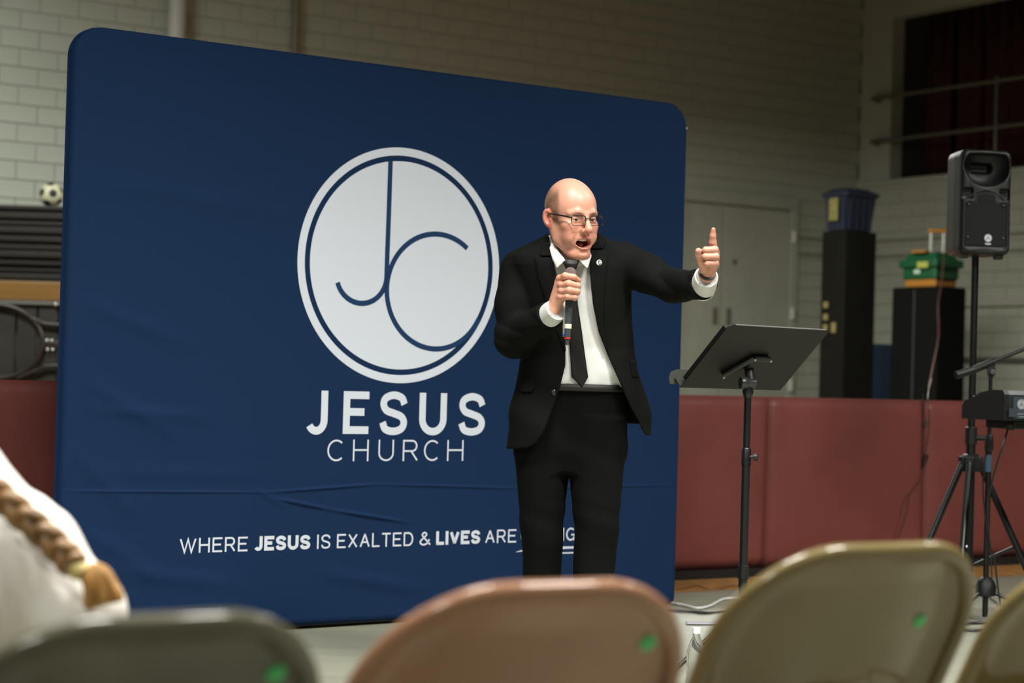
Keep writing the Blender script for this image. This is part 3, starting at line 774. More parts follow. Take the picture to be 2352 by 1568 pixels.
# ------------------------------------------------------------------ loudspeaker on its tripod
m_blk = mat('black_textured_plastic', (.0055, .0066, .0074), .40, bump=.25, bscale=500, spec=.5)
m_stand = mat('black_powder_steel', (.0034, .0044, .0050), .36, spec=.6)
SPD = 8.75
sp0 = at(2240, 600, SPD); sx, sy = sp0.x, sp0.y
ss = thing('speaker_stand', (sx, sy, 0), 'black tripod speaker stand holding the loudspeaker beside the keyboard', 'stand')
z_sp = at(2250, 588, SPD).z
zc_ = at(2240, 1055, SPD).z; zj = at(2235, 1005, SPD).z
MB().tube([(sx, sy, .20), (sx, sy, zc_ + .14)], .021, 16).build('lower_tube', m_stand, ss, True)
MB().tube([(sx, sy, zc_), (sx, sy, z_sp + .03)], .0165, 16).build('upper_pole', m_stand, ss, True)
MB().lathe((sx, sy, zj - .03), (0, 0, 1), [(0, .027), (.075, .027), (.08, .022)], 16).build('height_collar', m_blk, ss, True)
MB().tube([(sx, sy, zj), (sx + .06, sy - .02, zj)], [.012, .012], 10).build('collar_knob', m_blk, ss, True)
MB().lathe((sx, sy, zc_ - .05), (0, 0, 1), [(0, .036), (.07, .036), (.075, .028)], 16).build('leg_hub', m_blk, ss, True)
MB().lathe((sx, sy, zc_ + .21), (0, 0, 1), [(0, .0175), (.016, .0175)], 14).build('white_band', MATS['white_plastic'], ss, True)
for a in (200, 250, -25):
    ca, sa = math.cos(math.radians(a)), math.sin(math.radians(a)); top = Vector((sx + ca * .035, sy + sa * .035, zc_)); ft = Vector((sx + ca * .36, sy + sa * .36, .02))
    MB().tube([top, ft], .0155, 12).build('leg', m_stand, ss, True)
    MB().bbox(top - Z * .02, .02, .02, .035, math.radians(a), .006).build('leg_joint', m_blk, ss)
    mid = top.lerp(ft, .55); MB().tube([mid, (sx + ca * .02, sy + sa * .02, .23)], .008, 8).build('brace', m_stand, ss, True)
    MB().lathe(mid - Vector((0, 0, 0)) + Vector((-sa, ca, 0)) * .012, (-sa, ca, 0), [(0, .007), (.008, .007)], 8).build('rivet', mat('steel_rivet', (.4, .4, .4), .3, metal=.7), ss, True)
    MB().lathe((ft.x, ft.y, 0), (0, 0, 1), [(0, .02), (.03, .018), (.04, .014)], 12).build('rubber_foot', m_blk, ss, True)
# cabinet: tapered body, horn mouth, grille; turned a little to the right of the camera
yaw = math.radians(9)                     # local -y is the front
SE = Vector((math.cos(yaw), math.sin(yaw), 0)); SN = Vector((math.sin(yaw), -math.cos(yaw), 0))
SC = Vector((sx + .0, sy, z_sp)) ; SHh = at(2265, 350, SPD).z - z_sp
spk = thing('loudspeaker', SC, 'black loudspeaker cabinet with horn and white badge on the tripod stand', 'speaker')
hw, dp, SK = .138, .135, .88
g = Grid((-.17, -.17, -.02), (.17, .19, SHh + .02), .0036)
zc2 = SHh / 2
taper = .84 + .16 * np.clip((.13 - g.y) / .16, 0, 1)
G2 = Pts(g.x / taper, g.y + 0 * g.x, g.z + 0 * g.x)
f = rbox(G2, (0, 0, zc2), hw, dp, zc2, .035)
f = np.maximum(f, -(g.y + .122 + .35 * ((g.x / .5) ** 2)) * 1.0 + 0 * g.z)          # slightly bowed front
horn_c = SHh - .105
mouth = rbox(g, (0, -.13, horn_c), .118, .05, .072, .045)
throat = ell(g, (0, -.115, horn_c + .012), (.105, .075, .062))
f = smax(f, -np.maximum(mouth, -throat * 0 + (-(g.y + .118))), .004) if False else f
f = smax(f, -np.maximum(ell(g, (0, -.135, horn_c + .028), (.124, .105, .092)), g.z - (SHh - .018) + .25 * g.x * g.x), .006)
f = smax(f, -rbox(g, (0, -.05, horn_c + .028), .06, .06, .022, .02), .01)
for s_ in (-1, 1):
    f = smax(f, -rbox(g, (s_ * .100, -.13, SHh * .575), .030, .03, .026, .012), .003)
f = smax(f, -rbox(g, (0, -.135, SHh * .27), .121, .0165, SHh * .235, .03), .003)
V, Q = nets(g, f, 1); V[:, :2] *= SK
W_ = lambda P: np.array(SC) + P[:, :1] * np.array(SE) + (-P[:, 1:2]) * np.array(SN) + P[:, 2:] * np.array((0, 0, 1.0))
mesh('cabinet', W_(V), Q, m_blk, spk, True)
arch = [(-.116, .055), (-.10, .04), (.10, .04), (.116, .055)] + [(x, SHh * .475 + .052 * (1 - (x / .116) ** 2)) for x in np.linspace(.116, -.116, 15)]
Lp = lambda x, y, z: SC + SE * (x * SK) - SN * (y * SK) + Z * z
MB().prism([(x * SK, z) for x, z in arch], Lp(0, -.121, 0), SE, Z, SN, .004).build('grille', mat('black_grille', (.008, .010, .011), .5, bump=.8, bscale=900), spk)
arch2 = [(x, SHh * .475 + .006 + .060 * (1 - (x / .118) ** 2)) for x in np.linspace(-.118, .118, 19)]
MB().tube([Lp(x, -.122, z) for x, z in arch2], .006, 8).build('grille_trim', m_blk, spk, True)
for x, z in ((-.095, .075), (.095, .075), (-.095, SHh * .47), (.095, SHh * .47)):
    MB().lathe(Lp(x, -.124, z), SN, [(0, .006), (.004, .006), (.006, .003)], 8).build('screw', m_stand, spk, True)
def badge(P, ex, ez, en, r, mw, parent, name='badge'):
    """round emblem with crossed forks"""
    mb = MB(); n = 28
    for k in range(n):
        pass
    V = [P + en * .001]; V += [P + ex * (r * math.cos(2 * math.pi * k / n)) + ez * (r * math.sin(2 * math.pi * k / n)) + en * .001 for k in range(n)]
    o = mesh(name, V, [(0, 1 + k, 1 + (k + 1) % n) for k in range(n)], mw, parent)
    md = mat('badge_ink', (.10, .13, .17), .5)
    V, Fc = [], []
    mb = MB(); rr = stroke(A(0, 0, r * .82, r * .82, 0, 360, 32), r * .10); mb.add([P + ex * v.x + ez * v.y + en * .0016 for v in rr[0]], rr[1])
    for k in range(3):
        a = math.radians(90 + 120 * k); d = Vector((math.cos(a), math.sin(a))); t = Vector((-d.y, d.x))
        for seg in ([d * -.55 * r, d * .3 * r], [d * .25 * r - t * .14 * r, d * .72 * r - t * .14 * r], [d * .25 * r + t * .14 * r, d * .72 * r + t * .14 * r], [d * .27 * r - t * .17 * r, d * .27 * r + t * .17 * r]):
            q = stroke(seg, r * .085); mb.add([P + ex * v.x + ez * v.y + en * .0016 for v in q[0]], q[1])
    mb.build('badge_mark', md, o)
    return o
m_badge = mat('white_badge', (.80, .86, .95), .35)
bP = Lp(.014, -.1255, .075)
badge(bP, SE, Z, SN, .0175, m_badge, spk)
word('YAMAHA', -.016 + .014, .016 + .014, .0445, .0535, .0016, lambda x, z: Lp(x, -.1262, z), m_badge, spk, .12, 'badge_letter')
for x in (-.10, .09): MB().bbox(Lp(x, -.08, -.006), .018, .02, .012, yaw, .004).build('rubber_foot', m_blk, spk)

# ------------------------------------------------------------------ boom microphone stand and keyboard
MSD = 8.48
b0 = at(2262, 1430, MSD); mx, my = b0.x, b0.y
ms = thing('microphone_stand', (mx, my, 0), 'black boom microphone stand with tripod feet in front of the speaker tripod', 'stand')
zj_ = at(2262, 858, MSD).z; zg = at(2262, 1010, MSD).z; zh = at(2262, 1350, MSD).z
MB().tube([(mx, my, .03), (mx, my, zg)], .0125, 14).build('lower_tube', m_stand, ms, True)
MB().tube([(mx, my, zg - .02), (mx, my, zj_)], .0085, 12).build('upper_tube', m_stand, ms, True)
MB().lathe((mx, my, zg - .05), (0, 0, 1), [(0, .015), (.01, .02), (.06, .018), (.075, .012)], 14).build('clutch_grip', m_blk, ms, True)
MB().lathe((mx, my, zg - .14), (0, 0, 1), [(0, .013), (.075, .013)], 12).build('blue_sticker', mat('blue_sticker', (.12, .28, .50), .5), ms, True)
MB().lathe((mx, my, zh - .04), (0, 0, 1), [(0, .018), (.01, .045), (.05, .046), (.075, .034), (.09, .016)], 18).build('foot_hub', m_blk, ms, True)
for a in (-20, 100, 222):
    ca, sa = math.cos(math.radians(a)), math.sin(math.radians(a))
    MB().tube([(mx + ca * .04, my + sa * .04, zh - .02), (mx + ca * .34, my + sa * .34, .015)], .008, 10).build('foot_leg', m_stand, ms, True)
    MB().lathe((mx + ca * .34, my + sa * .34, 0), (0, 0, 1), [(0, .013), (.03, .012)], 10).build('foot_tip', m_blk, ms, True)
p0 = at(2196, 862, MSD - .03); p1 = at(2240, 848, MSD); p2 = at(2282, 830, MSD); p3 = at(2420, 775, MSD + .05)
MB().tube([p0, p1], [.018, .016], 12).build('counterweight', m_blk, ms, True)
MB().tube([p1, p2], .0165, 12).build('boom_clamp', m_blk, ms, True)
MB().tube([p2, p3], .0085, 10).build('boom_arm', m_stand, ms, True)
MB().prism([(-.02, .022), (.018, .03), (.02, -.01), (.008, -.03), (-.008, -.03)], (mx, my, zj_ + .01), (1, 0, 0), (0, 0, 1), (0, 1, 0), .008).build('boom_joint', m_blk, ms)
MB().lathe((mx + .003, my - .012, zj_ + .008), (0, -1, 0), [(0, .012), (.01, .012), (.014, .008)], 12).build('wing_knob', mat('grey_knob', (.08, .085, .085), .4), ms, True)
cab = [at(2268, 1010, MSD - .02), at(2258, 1100, MSD - .03), at(2262, 1180, MSD - .03), at(2275, 1260, MSD - .02), at(2278, 1330, MSD - .05)]
MB().tube(catmull(cab, 5), .0032, 8).build('mic_cable', m_bk, ms, True)
# keyboard on an X stand, mostly beyond the frame
KC = at(2306, 966, 8.0); KB = KC.z
KE, KN = Vector((math.cos(.38), math.sin(.38), 0)), Vector((math.sin(.38), -math.cos(.38), 0))   # KN = rear panel side, towards the seats
kb = thing('keyboard', (KC.x + KE.x * .66, KC.y + KE.y * .66, KB), 'black stage keyboard with a round white badge on its rear panel beside the boom stand', 'keyboard')
prof = [(0, 0), (0, .110), (-.012, .128), (-.09, .128), (-.17, .115), (-.245, .085), (-.28, .080), (-.30, .055), (-.30, 0)]
m_kb = mat('dark_grey_keyboard', (.022, .026, .030), .35)
m_kbe = mat('black_keyboard_end', (.006, .006, .005), .5)
kp = lambda s, n, z: KC + KE * s + KN * n + Z * z
MB().prism(prof, kp(.012, 0, 0), KN, Z, KE, .012).build('end_block', m_kbe, kb)
MB().prism(prof, kp(1.298, 0, 0), KN, Z, KE, .012).build('end_block', m_kbe, kb)
MB().prism([(x * .985, z * .985 + .001) for x, z in prof], kp(.655, 0, 0), KN, Z, KE, .632).build('keyboard_case', m_kb, kb)
MB().box(kp(.66, .004, .055), KE * .62, KN * .004, Z * .045).build('rear_panel', mat('slate_rear_panel', (.040, .052, .066), .4), kb)
MB().box(kp(.036, .010, .035), KE * .020, KN * .003, Z * .018).build('jack_cover', mat('slate_cover', (.034, .044, .056), .4), kb)
badge(kp(.078, .0095, .070), KE, Z, KN, .021, mat('silver_badge', (.52, .54, .55), .3, metal=.3), kb)
for z_, q in ((.030, .055), (.018, .03)):
    MB().box(kp(.085, .0088, z_), KE * q * .6, KN * .0006, Z * .0012).build('panel_print', mat('grey_print', (.25, .27, .30), .5), kb)
MB().bbox(kp(.66, -.14, -.018), .58, .10, .018, .38, .006).build('underside_box', m_kbe, kb)
MB().lathe(kp(.075, -.06, -.018), (0, 0, -1), [(0, .018), (.022, .016)], 12).build('foot', m_blk, kb, True)
for k in range(30):
    MB().box(kp(.06 + k * .0405, -.215, .090), KE * .0190, KN * .062, Z * .010).build('white_key', mat('white_key', (.75, .75, .72), .3), kb)
xs_ = thing('keyboard_stand', kp(.92, -.15, -KB), 'black X-shaped keyboard stand under the keyboard', 'stand')
for n_ in (-.28, -.03):
    sg = 1 if n_ < -.1 else -1
    a, b_ = kp(.92 - .30 * sg, n_ + .02 * sg, -KB + .02), kp(.92 + .30 * sg, n_ + .02 * sg, -.05)
    MB().tube([a, b_], .014, 10).build('cross_tube', m_stand, xs_, True)
for s_ in (.62, 1.22):
    MB().tube([kp(s_, .05, -KB + .015), kp(s_, -.40, -KB + .015)], .014, 10).build('foot_bar', m_stand, xs_, True)
    MB().tube([kp(s_, .0, -.046), kp(s_, -.30, -.046)], .011, 10).build('top_bar', m_stand, xs_, True)
P = [kp(.10, -.10, -.02), at(2298, 1040, 8.1), at(2280, 1100, 8.2), at(2268, 1160, 8.3), at(2274, 1250, 8.36), Vector((at(2281, 1370, 8.4).x, 8.4, .3)), Vector((at(2285, 1440, 8.4).x + .05, 8.35, .012)), Vector((2.4, 8.2, .012))]
tag(MB().tube(catmull(P, 6), .0042, 8).build('keyboard_cable', m_bk, None, True, P[-1]), 'black cable hanging from under the keyboard down beside the boom stand', 'cable')

# ------------------------------------------------------------------ music stand
MU = 6.5
bl, br, tl, tr = at(1562, 889, MU), at(1803, 896, MU + .30), at(1682, 758, MU - .15), at(1912, 768, MU + .16)
uu = (br - bl); vv = (tl - bl); uu = uu.normalized() * .475; nn = uu.cross(vv).normalized(); vv = nn.cross(uu).normalized() * .315
pole_top = at(1718, 893, MU + .06)
mu = thing('music_stand', (pole_top.x, pole_top.y, 0), 'black metal music stand with a tilted desk next to the speaking man', 'music stand')
m_desk = mat('dark_olive_sheet_steel', (.0048, .0052, .0034), .45, spec=.35)
m_edge = mat('worn_bright_edge', (.30, .32, .33), .3, metal=.5)
un, vn = uu.normalized(), vv.normalized()
outl = [(0, 0), (.475, 0)] + [(.475 - .02 + .02 * math.cos(a), .315 - .02 + .02 * math.sin(a)) for a in np.linspace(0, math.pi / 2, 5)] + [(.02 - .02 * math.sin(a), .315 - .02 + .02 * math.cos(a)) for a in np.linspace(0, math.pi / 2, 5)]
MB().prism(outl, bl, un, vn, nn, .0012).build('desk', m_desk, mu)
# side flanges and lip turn towards the speaker (away from the seats)
back = nn if nn.y > 0 else -nn
MB().box(bl + uu * .5 + back * .022 , un * .2375, back * .022, vn * .0012).build('bottom_ledge', m_desk, mu)
MB().box(bl + uu + vv * .56 + back * .008, un * .0012, back * .008, vn * .12).build('side_flange', m_desk, mu)
MB().box(bl + vv * .52 + back * .008, un * .0012, back * .008, vn * .13).build('side_flange', m_desk, mu)
MB().tube([bl + vv + un * .03, bl + uu + vv - un * .02], .0022, 6).build('top_edge', m_edge, mu, True)
tip = [( -.055, .0), (-.060, .02), (-.052, .042), (-.03, .05), (.03, .05), (.06, .0)]
ext = MB().prism([(x * .9, z) for x, z in tip], bl + un * .035 + back * .03 - Z * .012, Vector((1, .2, 0)).normalized(), Z, Vector((-.2, 1, 0)).normalized(), .0012).build('tray_extension', mat('grey_tray', (.07, .075, .065), .4, metal=.3), mu)
MB().tube([bl + Vector((.035, .03, .046)), bl + Vector((.055, .04, .050))], .006, 8).build('clip', m_bk, mu, True)
jc = pole_top + Z * .02
outp = (-back)
plate_c = bl + uu * .49 + vv * .36
for q0, q1 in (((-.10, -.035), (-.02, .055)), ((-.02, .055), (.055, .055))):
    MB().tube([plate_c + un * q0[0] + vn * q0[1] + outp * .012, plate_c + un * q1[0] + vn * q1[1] + outp * .012], .010, 8).build('bracket_bar', m_bk, mu, True)
for q0 in ((-.10, -.035), (-.022, .058), (.055, .055)):
    MB().lathe(plate_c + un * q0[0] + vn * q0[1] + outp * .02, outp, [(0, .005), (.004, .005), (.006, .002)], 8).build('bracket_screw', m_edge, mu, True)
MB().tube([plate_c + outp * .01, plate_c.lerp(jc, .5) + outp * .02, jc], [.016, .018, .014], 12).build('neck', m_bk, mu, True)
MB().lathe(jc + Vector((-.028, -.012, 0)), (1, .25, 0), [(0, .020), (.006, .022), (.020, .022), (.024, .019), (.026, .018), (.052, .018), (.056, .012)], 20).build('tilt_knob', mat('dark_slate_plastic', (.028, .036, .038), .35), mu, True)
px_, py_ = pole_top.x, pole_top.y
zk1 = at(1712, 1050, MU).z; zk2 = at(1703, 1320, MU).z
MB().tube([(px_, py_, zk1 - .05), (px_, py_, pole_top.z + .015)], [.0115, .0125], 14).build('inner_pole', m_stand, mu, True)
MB().tube([(px_, py_, .12), (px_, py_, zk1 + .02)], .0142, 14).build('outer_pole', m_stand, mu, True)
MB().lathe((px_, py_, pole_top.z - .03), (0, 0, 1), [(0, .0135), (.02, .019), (.04, .016)], 14).build('pole_head', m_stand, mu, True)
MB().lathe((px_, py_, zk1 - .03), (0, 0, 1), [(0, .0165), (.055, .0165), (.06, .014)], 14).build('clamp_sleeve', m_stand, mu, True)
MB().lathe((px_ + .012, py_ - .006, zk1), (1, -.3, 0), [(0, .006), (.012, .006), (.014, .014), (.026, .014)], 12).build('clamp_knob', m_bk, mu, True)
MB().lathe((px_, py_, zk2 - .05), (0, 0, 1), [(0, .0155), (.03, .0155), (.032, .019), (.075, .019), (.078, .0155)], 14).build('leg_collar', m_stand, mu, True)
for a in (80, 200, 320):
    ca, sa = math.cos(math.radians(a)), math.sin(math.radians(a))
    MB().tube([(px_ + ca * .015, py_ + sa * .015, .26), (px_ + ca * .30, py_ + sa * .30, .015)], .008, 10).build('leg', m_stand, mu, True)
    MB().tube([(px_ + ca * .012, py_ + sa * .012, .13), (px_ + ca * .17, py_ + sa * .17, .125)], .005, 8).build('brace', m_stand, mu, True)
    MB().lathe((px_ + ca * .30, py_ + sa * .30, 0), (0, 0, 1), [(0, .012), (.025, .011)], 10).build('rubber_tip', m_blk, mu, True)

# ------------------------------------------------------------------ cables, tape and bottle on the floor
def floor_pt(px, py, z=.012):
    ray = _fw + _rt * ((px - 1176) / F_PX) + _up * ((784 - py) / F_PX); t = (z - CAM_H) / ray.z
    return Vector((0, 0, CAM_H)) + ray * t
def cable(name, P, r, m, lab):
    P = catmull(P, 6); return tag(MB().tube(P, r, 8).build(name, m, None, True, P[0]), lab, 'cable')
cable('white_cable', [floor_pt(x, y, .014) for x, y in ((1500, 1378), (1565, 1388), (1600, 1396), (1630, 1391), (1660, 1376), (1690, 1374), (1730, 1380), (1790, 1392))], .006, mat('white_rubber', (.72, .72, .70), .5), 'white cable curving over the floor cover behind the music stand')
cable('black_cable', [floor_pt(x, y, .014) for x, y in ((1500, 1398), (1590, 1403), (1640, 1406), (1690, 1402), (1740, 1400))], .004, m_bk, 'upper of two black cables on the floor behind the music stand')
cable('black_cable', [floor_pt(x, y, .014) for x, y in ((1500, 1402), (1580, 1405), (1615, 1409), (1650, 1405), (1690, 1404), (1745, 1408))], .004, m_bk, 'lower of two black cables on the floor behind the music stand')
cable('thin_wire', [floor_pt(x, y, .006) for x, y in ((1520, 1352), (1560, 1352), (1600, 1344), (1622, 1351), (1655, 1350), (1690, 1344), (1740, 1350), (1800, 1352))], .0022, mat('brown_wire', (.14, .07, .03), .5), 'thin brown wire along the orange floorboards under the maroon pads')
cable('looped_cable', [floor_pt(x, y, .014) for x, y in ((2190, 1336), (2235, 1345), (2275, 1372), (2300, 1392), (2318, 1412))], .0042, m_bk, 'black cable lying across the floor under the keyboard')
cable('looped_cable', [floor_pt(x, y, .014) for x, y in ((2180, 1436), (2240, 1430), (2300, 1432), (2360, 1434))], .006, m_bk, 'upper black cable loop at the foot of the boom stand')
cable('looped_cable', [floor_pt(x, y, .014) for x, y in ((2180, 1442), (2230, 1447), (2270, 1446), (2300, 1440))], .006, m_bk, 'lower black cable loop at the foot of the boom stand')
tp = floor_pt(1616, 1431, .012)
tag(MB().bbox(tp + Z * .002, .075, .022, .003, .1, .001).build('tape_strip', mat('glossy_white_tape', (.62, .62, .72), .15), None, False, tp), 'short glossy white tape strip on the floor beyond the chairs', 'tape')
bt = at(1597, 1560, 6.37); bt.z = 0.012
wb = thing('water_bottle', bt, 'small clear water bottle with white cap standing on the floor between the chairs', 'bottle')
mg = bpy.data.materials.new('clear_plastic'); mg.use_nodes = True; bb = mg.node_tree.nodes['Principled BSDF']
bb.inputs['Transmission Weight'].default_value = .95; bb.inputs['Roughness'].default_value = .08; bb.inputs['IOR'].default_value = 1.2; bb.inputs['Base Color'].default_value = (.93, .95, .93, 1)
MB().lathe(bt, (0, 0, 1), [(0, .028), (.01, .032), (.06, .031), (.07, .029), (.08, .031), (.13, .031), (.165, .018), (.178, .0125), (.19, .0125)], 20).build('bottle_body', mg, wb, True)
MB().lathe(bt + Z * .188, (0, 0, 1), [(0, .014), (.018, .014), (.02, .011)], 16).build('cap', MATS['white_plastic'], wb, True)
# ------------------------------------------------------------------ the speaking man
DM = 6.3
mb0 = at(1312, 1590, DM)
man = thing('person', (mb0.x, DM, 0), 'man in black suit and tie speaking into a hand microphone and pointing up', 'person')
A3 = lambda px, py, D: np.array(at(px, py, D))
def row(py, xl, xr, cy, b, D=DM):
    l, r = at(xl, py, D), at(xr, py, D); return ((l.z + r.z) / 2, (l.x + r.x) / 2, cy, (r.x - l.x) / 2, b)
JT = [row(1034, 1163, 1500, 6.315, .150), row(1000, 1164, 1500, 6.315, .150), row(950, 1170, 1496, 6.315, .146), row(900, 1179, 1484, 6.315, .138), row(850, 1190, 1466, 6.31, .130), row(800, 1197, 1456, 6.305, .126),
      row(750, 1195, 1452, 6.295, .128), row(700, 1190, 1450, 6.285, .132), row(650, 1182, 1449, 6.275, .130), row(612, 1168, 1449, 6.265, .118), row(594, 1168, 1447, 6.26, .104), row(578, 1186, 1442, 6.255, .090),
      row(562, 1218, 1424, 6.25, .082), row(548, 1246, 1392, 6.245, .074), row(538, 1258, 1376, 6.24, .066)]
def sdf_torso(g): return loftz(g, JT, 2.35)
ST = [row(890, 1204, 1429, 6.310, .1135), row(872, 1203, 1434, 6.310, .1160)] + [(z, cx, cy, a - .016, b - .016) for z, cx, cy, a, b in JT if at(1300, 855, DM).z < z < at(1300, 560, DM).z] + [row(545, 1266, 1362, 6.235, .058), row(540, 1270, 1356, 6.23, .056)]
def sdf_shirt(g):
    f = loftz(g, ST, 2.3)
    d = (g.x - .2) * .8 + (g.z - 1.15) * .6
    return f + .0022 * np.sin(70 * d + 5 * np.sin(9 * g.z)) * np.clip((1.32 - g.z) * 4, 0, 1) + .0012 * np.sin(120 * (g.x + .35 * g.z))
Vp = [(1255, 520), (1262, 545), (1270, 604), (1280, 648), (1290, 720), (1299, 792), (1299, 838), (1287, 888), (1272, 930), (1253, 983), (1234, 1016), (1212, 1030), (1190, 1031), (1190, 1060), (1580, 1060), (1580, 1001), (1487, 1001), (1479, 990), (1467, 966), (1449, 935), (1423, 875), (1398, 820), (1375, 763), (1361, 699), (1355, 636), (1353, 581), (1369, 546), (1378, 520)]
VP = [(at(x, y, 6.18).x, at(x, y, 6.18).z) for x, y in Vp]
lsh, lel, lcf = A3(1428, 604, 6.27), A3(1545, 658, 6.13), A3(1616, 652, 5.945)
rsh, rel, rcf = A3(1196, 622, 6.28), A3(1181, 778, 6.24), A3(1262, 724, 6.075)
def sleeves(g):
    f1 = chain(g, [lsh, (lsh * .5 + lel * .5) + np.array([0, 0, .004]), lel, lcf], [.072, .060, .051, .047], .02)
    ax = (lcf - lel) / np.linalg.norm(lcf - lel); f1 = np.maximum(f1, (g.x - lcf[0]) * ax[0] + (g.y - lcf[1]) * ax[1] + (g.z - lcf[2]) * ax[2])
    t = (g.x - lsh[0]) * .8 - (g.y - lsh[1]) * .5
    f1 = f1 + .0030 * (1 - 2 * np.abs(np.sin(26 * t + 14 * g.z + 1.5 * np.sin(24 * g.z))) ** .8) * np.clip((t - .02) * 8, 0, 1)
    f2 = chain(g, [rsh, (rsh + rel) / 2 + np.array([-.006, 0, 0]), rel, rcf], [.070, .064, .060, .046], .025)
    ax = (rcf - rel) / np.linalg.norm(rcf - rel); f2 = np.maximum(f2, (g.x - rcf[0]) * ax[0] + (g.y - rcf[1]) * ax[1] + (g.z - rcf[2]) * ax[2])
    f2 = f2 + .0028 * (1 - 2 * np.abs(np.sin(36 * g.z + 24 * g.x + 1.6 * np.sin(22 * g.z))) ** .8) * np.exp(-((g.z - rel[2] - .04) / .09) ** 2)
    return f1, f2
g = Grid((at(1120, 800, 6.3).x, 5.87, at(1300, 1045, 6.3).z), (at(1640, 800, 5.95).x + .03, 6.49, at(1300, 528, 6.3).z), .0042)
T = sdf_torso(g) + .0022 * np.sin(26 * g.x + 18 * g.z + 2 * np.sin(14 * g.z)) * np.clip((1.25 - g.z) * 5, 0, 1)
shell = np.maximum(T, -(T + .011))
VX, VZ = np.meshgrid(g.ax[0], g.ax[2], indexing='ij')
vq = in_poly(VX, VZ, VP).astype(np.float32)[:, None, :]
cut = np.maximum(vq, g.y - 6.33)
shell = np.maximum(shell, -cut)
hem_back = (at(1450, 972, 6.45).z - g.z) + 0 * g.x
shell = np.maximum(shell, np.where(g.y > 6.30, hem_back, -1) + 0 * g.x)
neck_hole = np.maximum(np.sqrt(((g.x - at(1314, 545, 6.22).x) / .062) ** 2 + ((g.y - 6.215) / .062) ** 2) - 1, 0 * g.z) * .06
shell = np.maximum(shell, np.where(g.z > at(1314, 600, 6.2).z, -((np.sqrt(((g.x - at(1314, 545, 6.22).x) / .066) ** 2 + ((g.y - 6.215) / .066) ** 2) - 1) * .066), -1.0))
f1, f2 = sleeves(g)
J = smin(smin(shell, f1, .018), f2, .012)
# keep the sleeves out of the open front
V, Q = nets(g, J, 1)
m_suit = mat('black_suit_cloth', (.0030, .0033, .0030), .85, noise=.12, nscale=60, bump=.10, bscale=700, spec=.12)
jacket = mesh('jacket', V, Q, m_suit, man, True)
del T, shell, J, f1, f2, cut
g = Grid((at(1150, 800, 6.3).x, 6.10, at(1300, 930, 6.3).z), (at(1470, 800, 6.3).x, 6.47, at(1300, 538, 6.3).z), .005)
V, Q = nets(g, sdf_shirt(g), 1)
m_shirt = mat('white_cotton_shirt', (.62, .63, .63), .75, bump=.06, bscale=300, spec=.25)
mesh('shirt', V, Q, m_shirt, man, True)
def front(sdf, X, Zc, ys=np.arange(6.02, 6.36, .002)):
    X = np.asarray(X, np.float32)[:, None]; Zc = np.asarray(Zc, np.float32)[:, None]; Y = ys.astype(np.float32)[None, :]
    f = np.stack([sdf(Pts(X[i:i + 1, :, None], Y[:, :, None], Zc[i:i + 1, 0][None, None, :]))[0, :, 0] for i in range(len(X))])
    k = np.argmax(f < 0, 1); return np.where((f < 0).any(1), ys[k], 6.2)
def drape(name, rows, sdf, off, th, m, cols=9, D=6.18, bulge=0.0, smooth=True):
    """rows (py, xa, xb) laid on the front of sdf"""
    pts = []
    for py, xa, xb in rows:
        for i in range(cols): p = at(xa + (xb - xa) * i / (cols - 1), py, D); pts.append((p.x, p.z))
    ys = front(sdf, [p[0] for p in pts], [p[1] for p in pts])
    n = len(pts); V = []; k = len(rows)
    for q, (p, y) in enumerate(zip(pts, ys)):
        i = q % cols; bu = bulge * (1 - (2 * i / (cols - 1) - 1) ** 2); V.append((p[0], y - off - bu, p[1]))
    V += [(v[0], v[1] + th + off * .5, v[2]) for v in V]
    Fc = []
    for j in range(k - 1):
        for i in range(cols - 1):
            a = j * cols + i; Fc.append((a, a + cols, a + cols + 1, a + 1)); Fc.append((n + a, n + a + 1, n + a + cols + 1, n + a + cols))
    bd = list(range(cols)) + [j * cols + cols - 1 for j in range(1, k)] + [(k - 1) * cols + i for i in range(cols - 2, -1, -1)] + [j * cols for j in range(k - 2, 0, -1)]
    for a in range(len(bd)): b_ = (a + 1) % len(bd); Fc.append((bd[a], bd[b_], n + bd[b_], n + bd[a]))
    return mesh(name, V, Fc, m, man, smooth)
def dense(rows, k=6):
    out = []
    for a, b_ in zip(rows[:-1], rows[1:]):
        for i in range(k): t = i / k; out.append(tuple(a[j] + (b_[j] - a[j]) * t for j in range(3)))
    return out + [rows[-1]]
drape('lapel', dense([(556, 1264, 1246), (583, 1267, 1240), (588, 1268, 1243)], 4), sdf_torso, .006, .004, m_suit)
drape('lapel', dense([(592, 1268, 1226), (640, 1279, 1236), (700, 1287, 1256), (760, 1296, 1279), (806, 1300, 1297)]), sdf_torso, .006, .004, m_suit)
drape('lapel', dense([(552, 1367, 1392), (568, 1358, 1386), (571, 1357, 1383)], 4), sdf_torso, .006, .004, m_suit)
drape('lapel', dense([(575, 1354, 1397), (620, 1354, 1392), (667, 1357, 1387), (747, 1371, 1386), (808, 1394, 1396)]), sdf_torso, .006, .004, m_suit)
drape('pocket_flap', dense([(868, 1192, 1226), (892, 1190, 1226), (900, 1198, 1222)], 4), sdf_torso, .005, .004, m_suit)
drape('pocket_flap', dense([(826, 1462, 1449), (850, 1469, 1452), (866, 1472, 1456)], 4), sdf_torso, .006, .004, m_suit)
m_tie = mat('black_silk_tie', (.006, .006, .006), .5, bump=.05, bscale=500, spec=.35)
drape('tie', dense([(618, 1302, 1322), (700, 1303, 1327), (763, 1306, 1337), (866, 1313, 1351), (888, 1336, 1339)]), sdf_shirt, .007, .004, m_tie, bulge=.004)
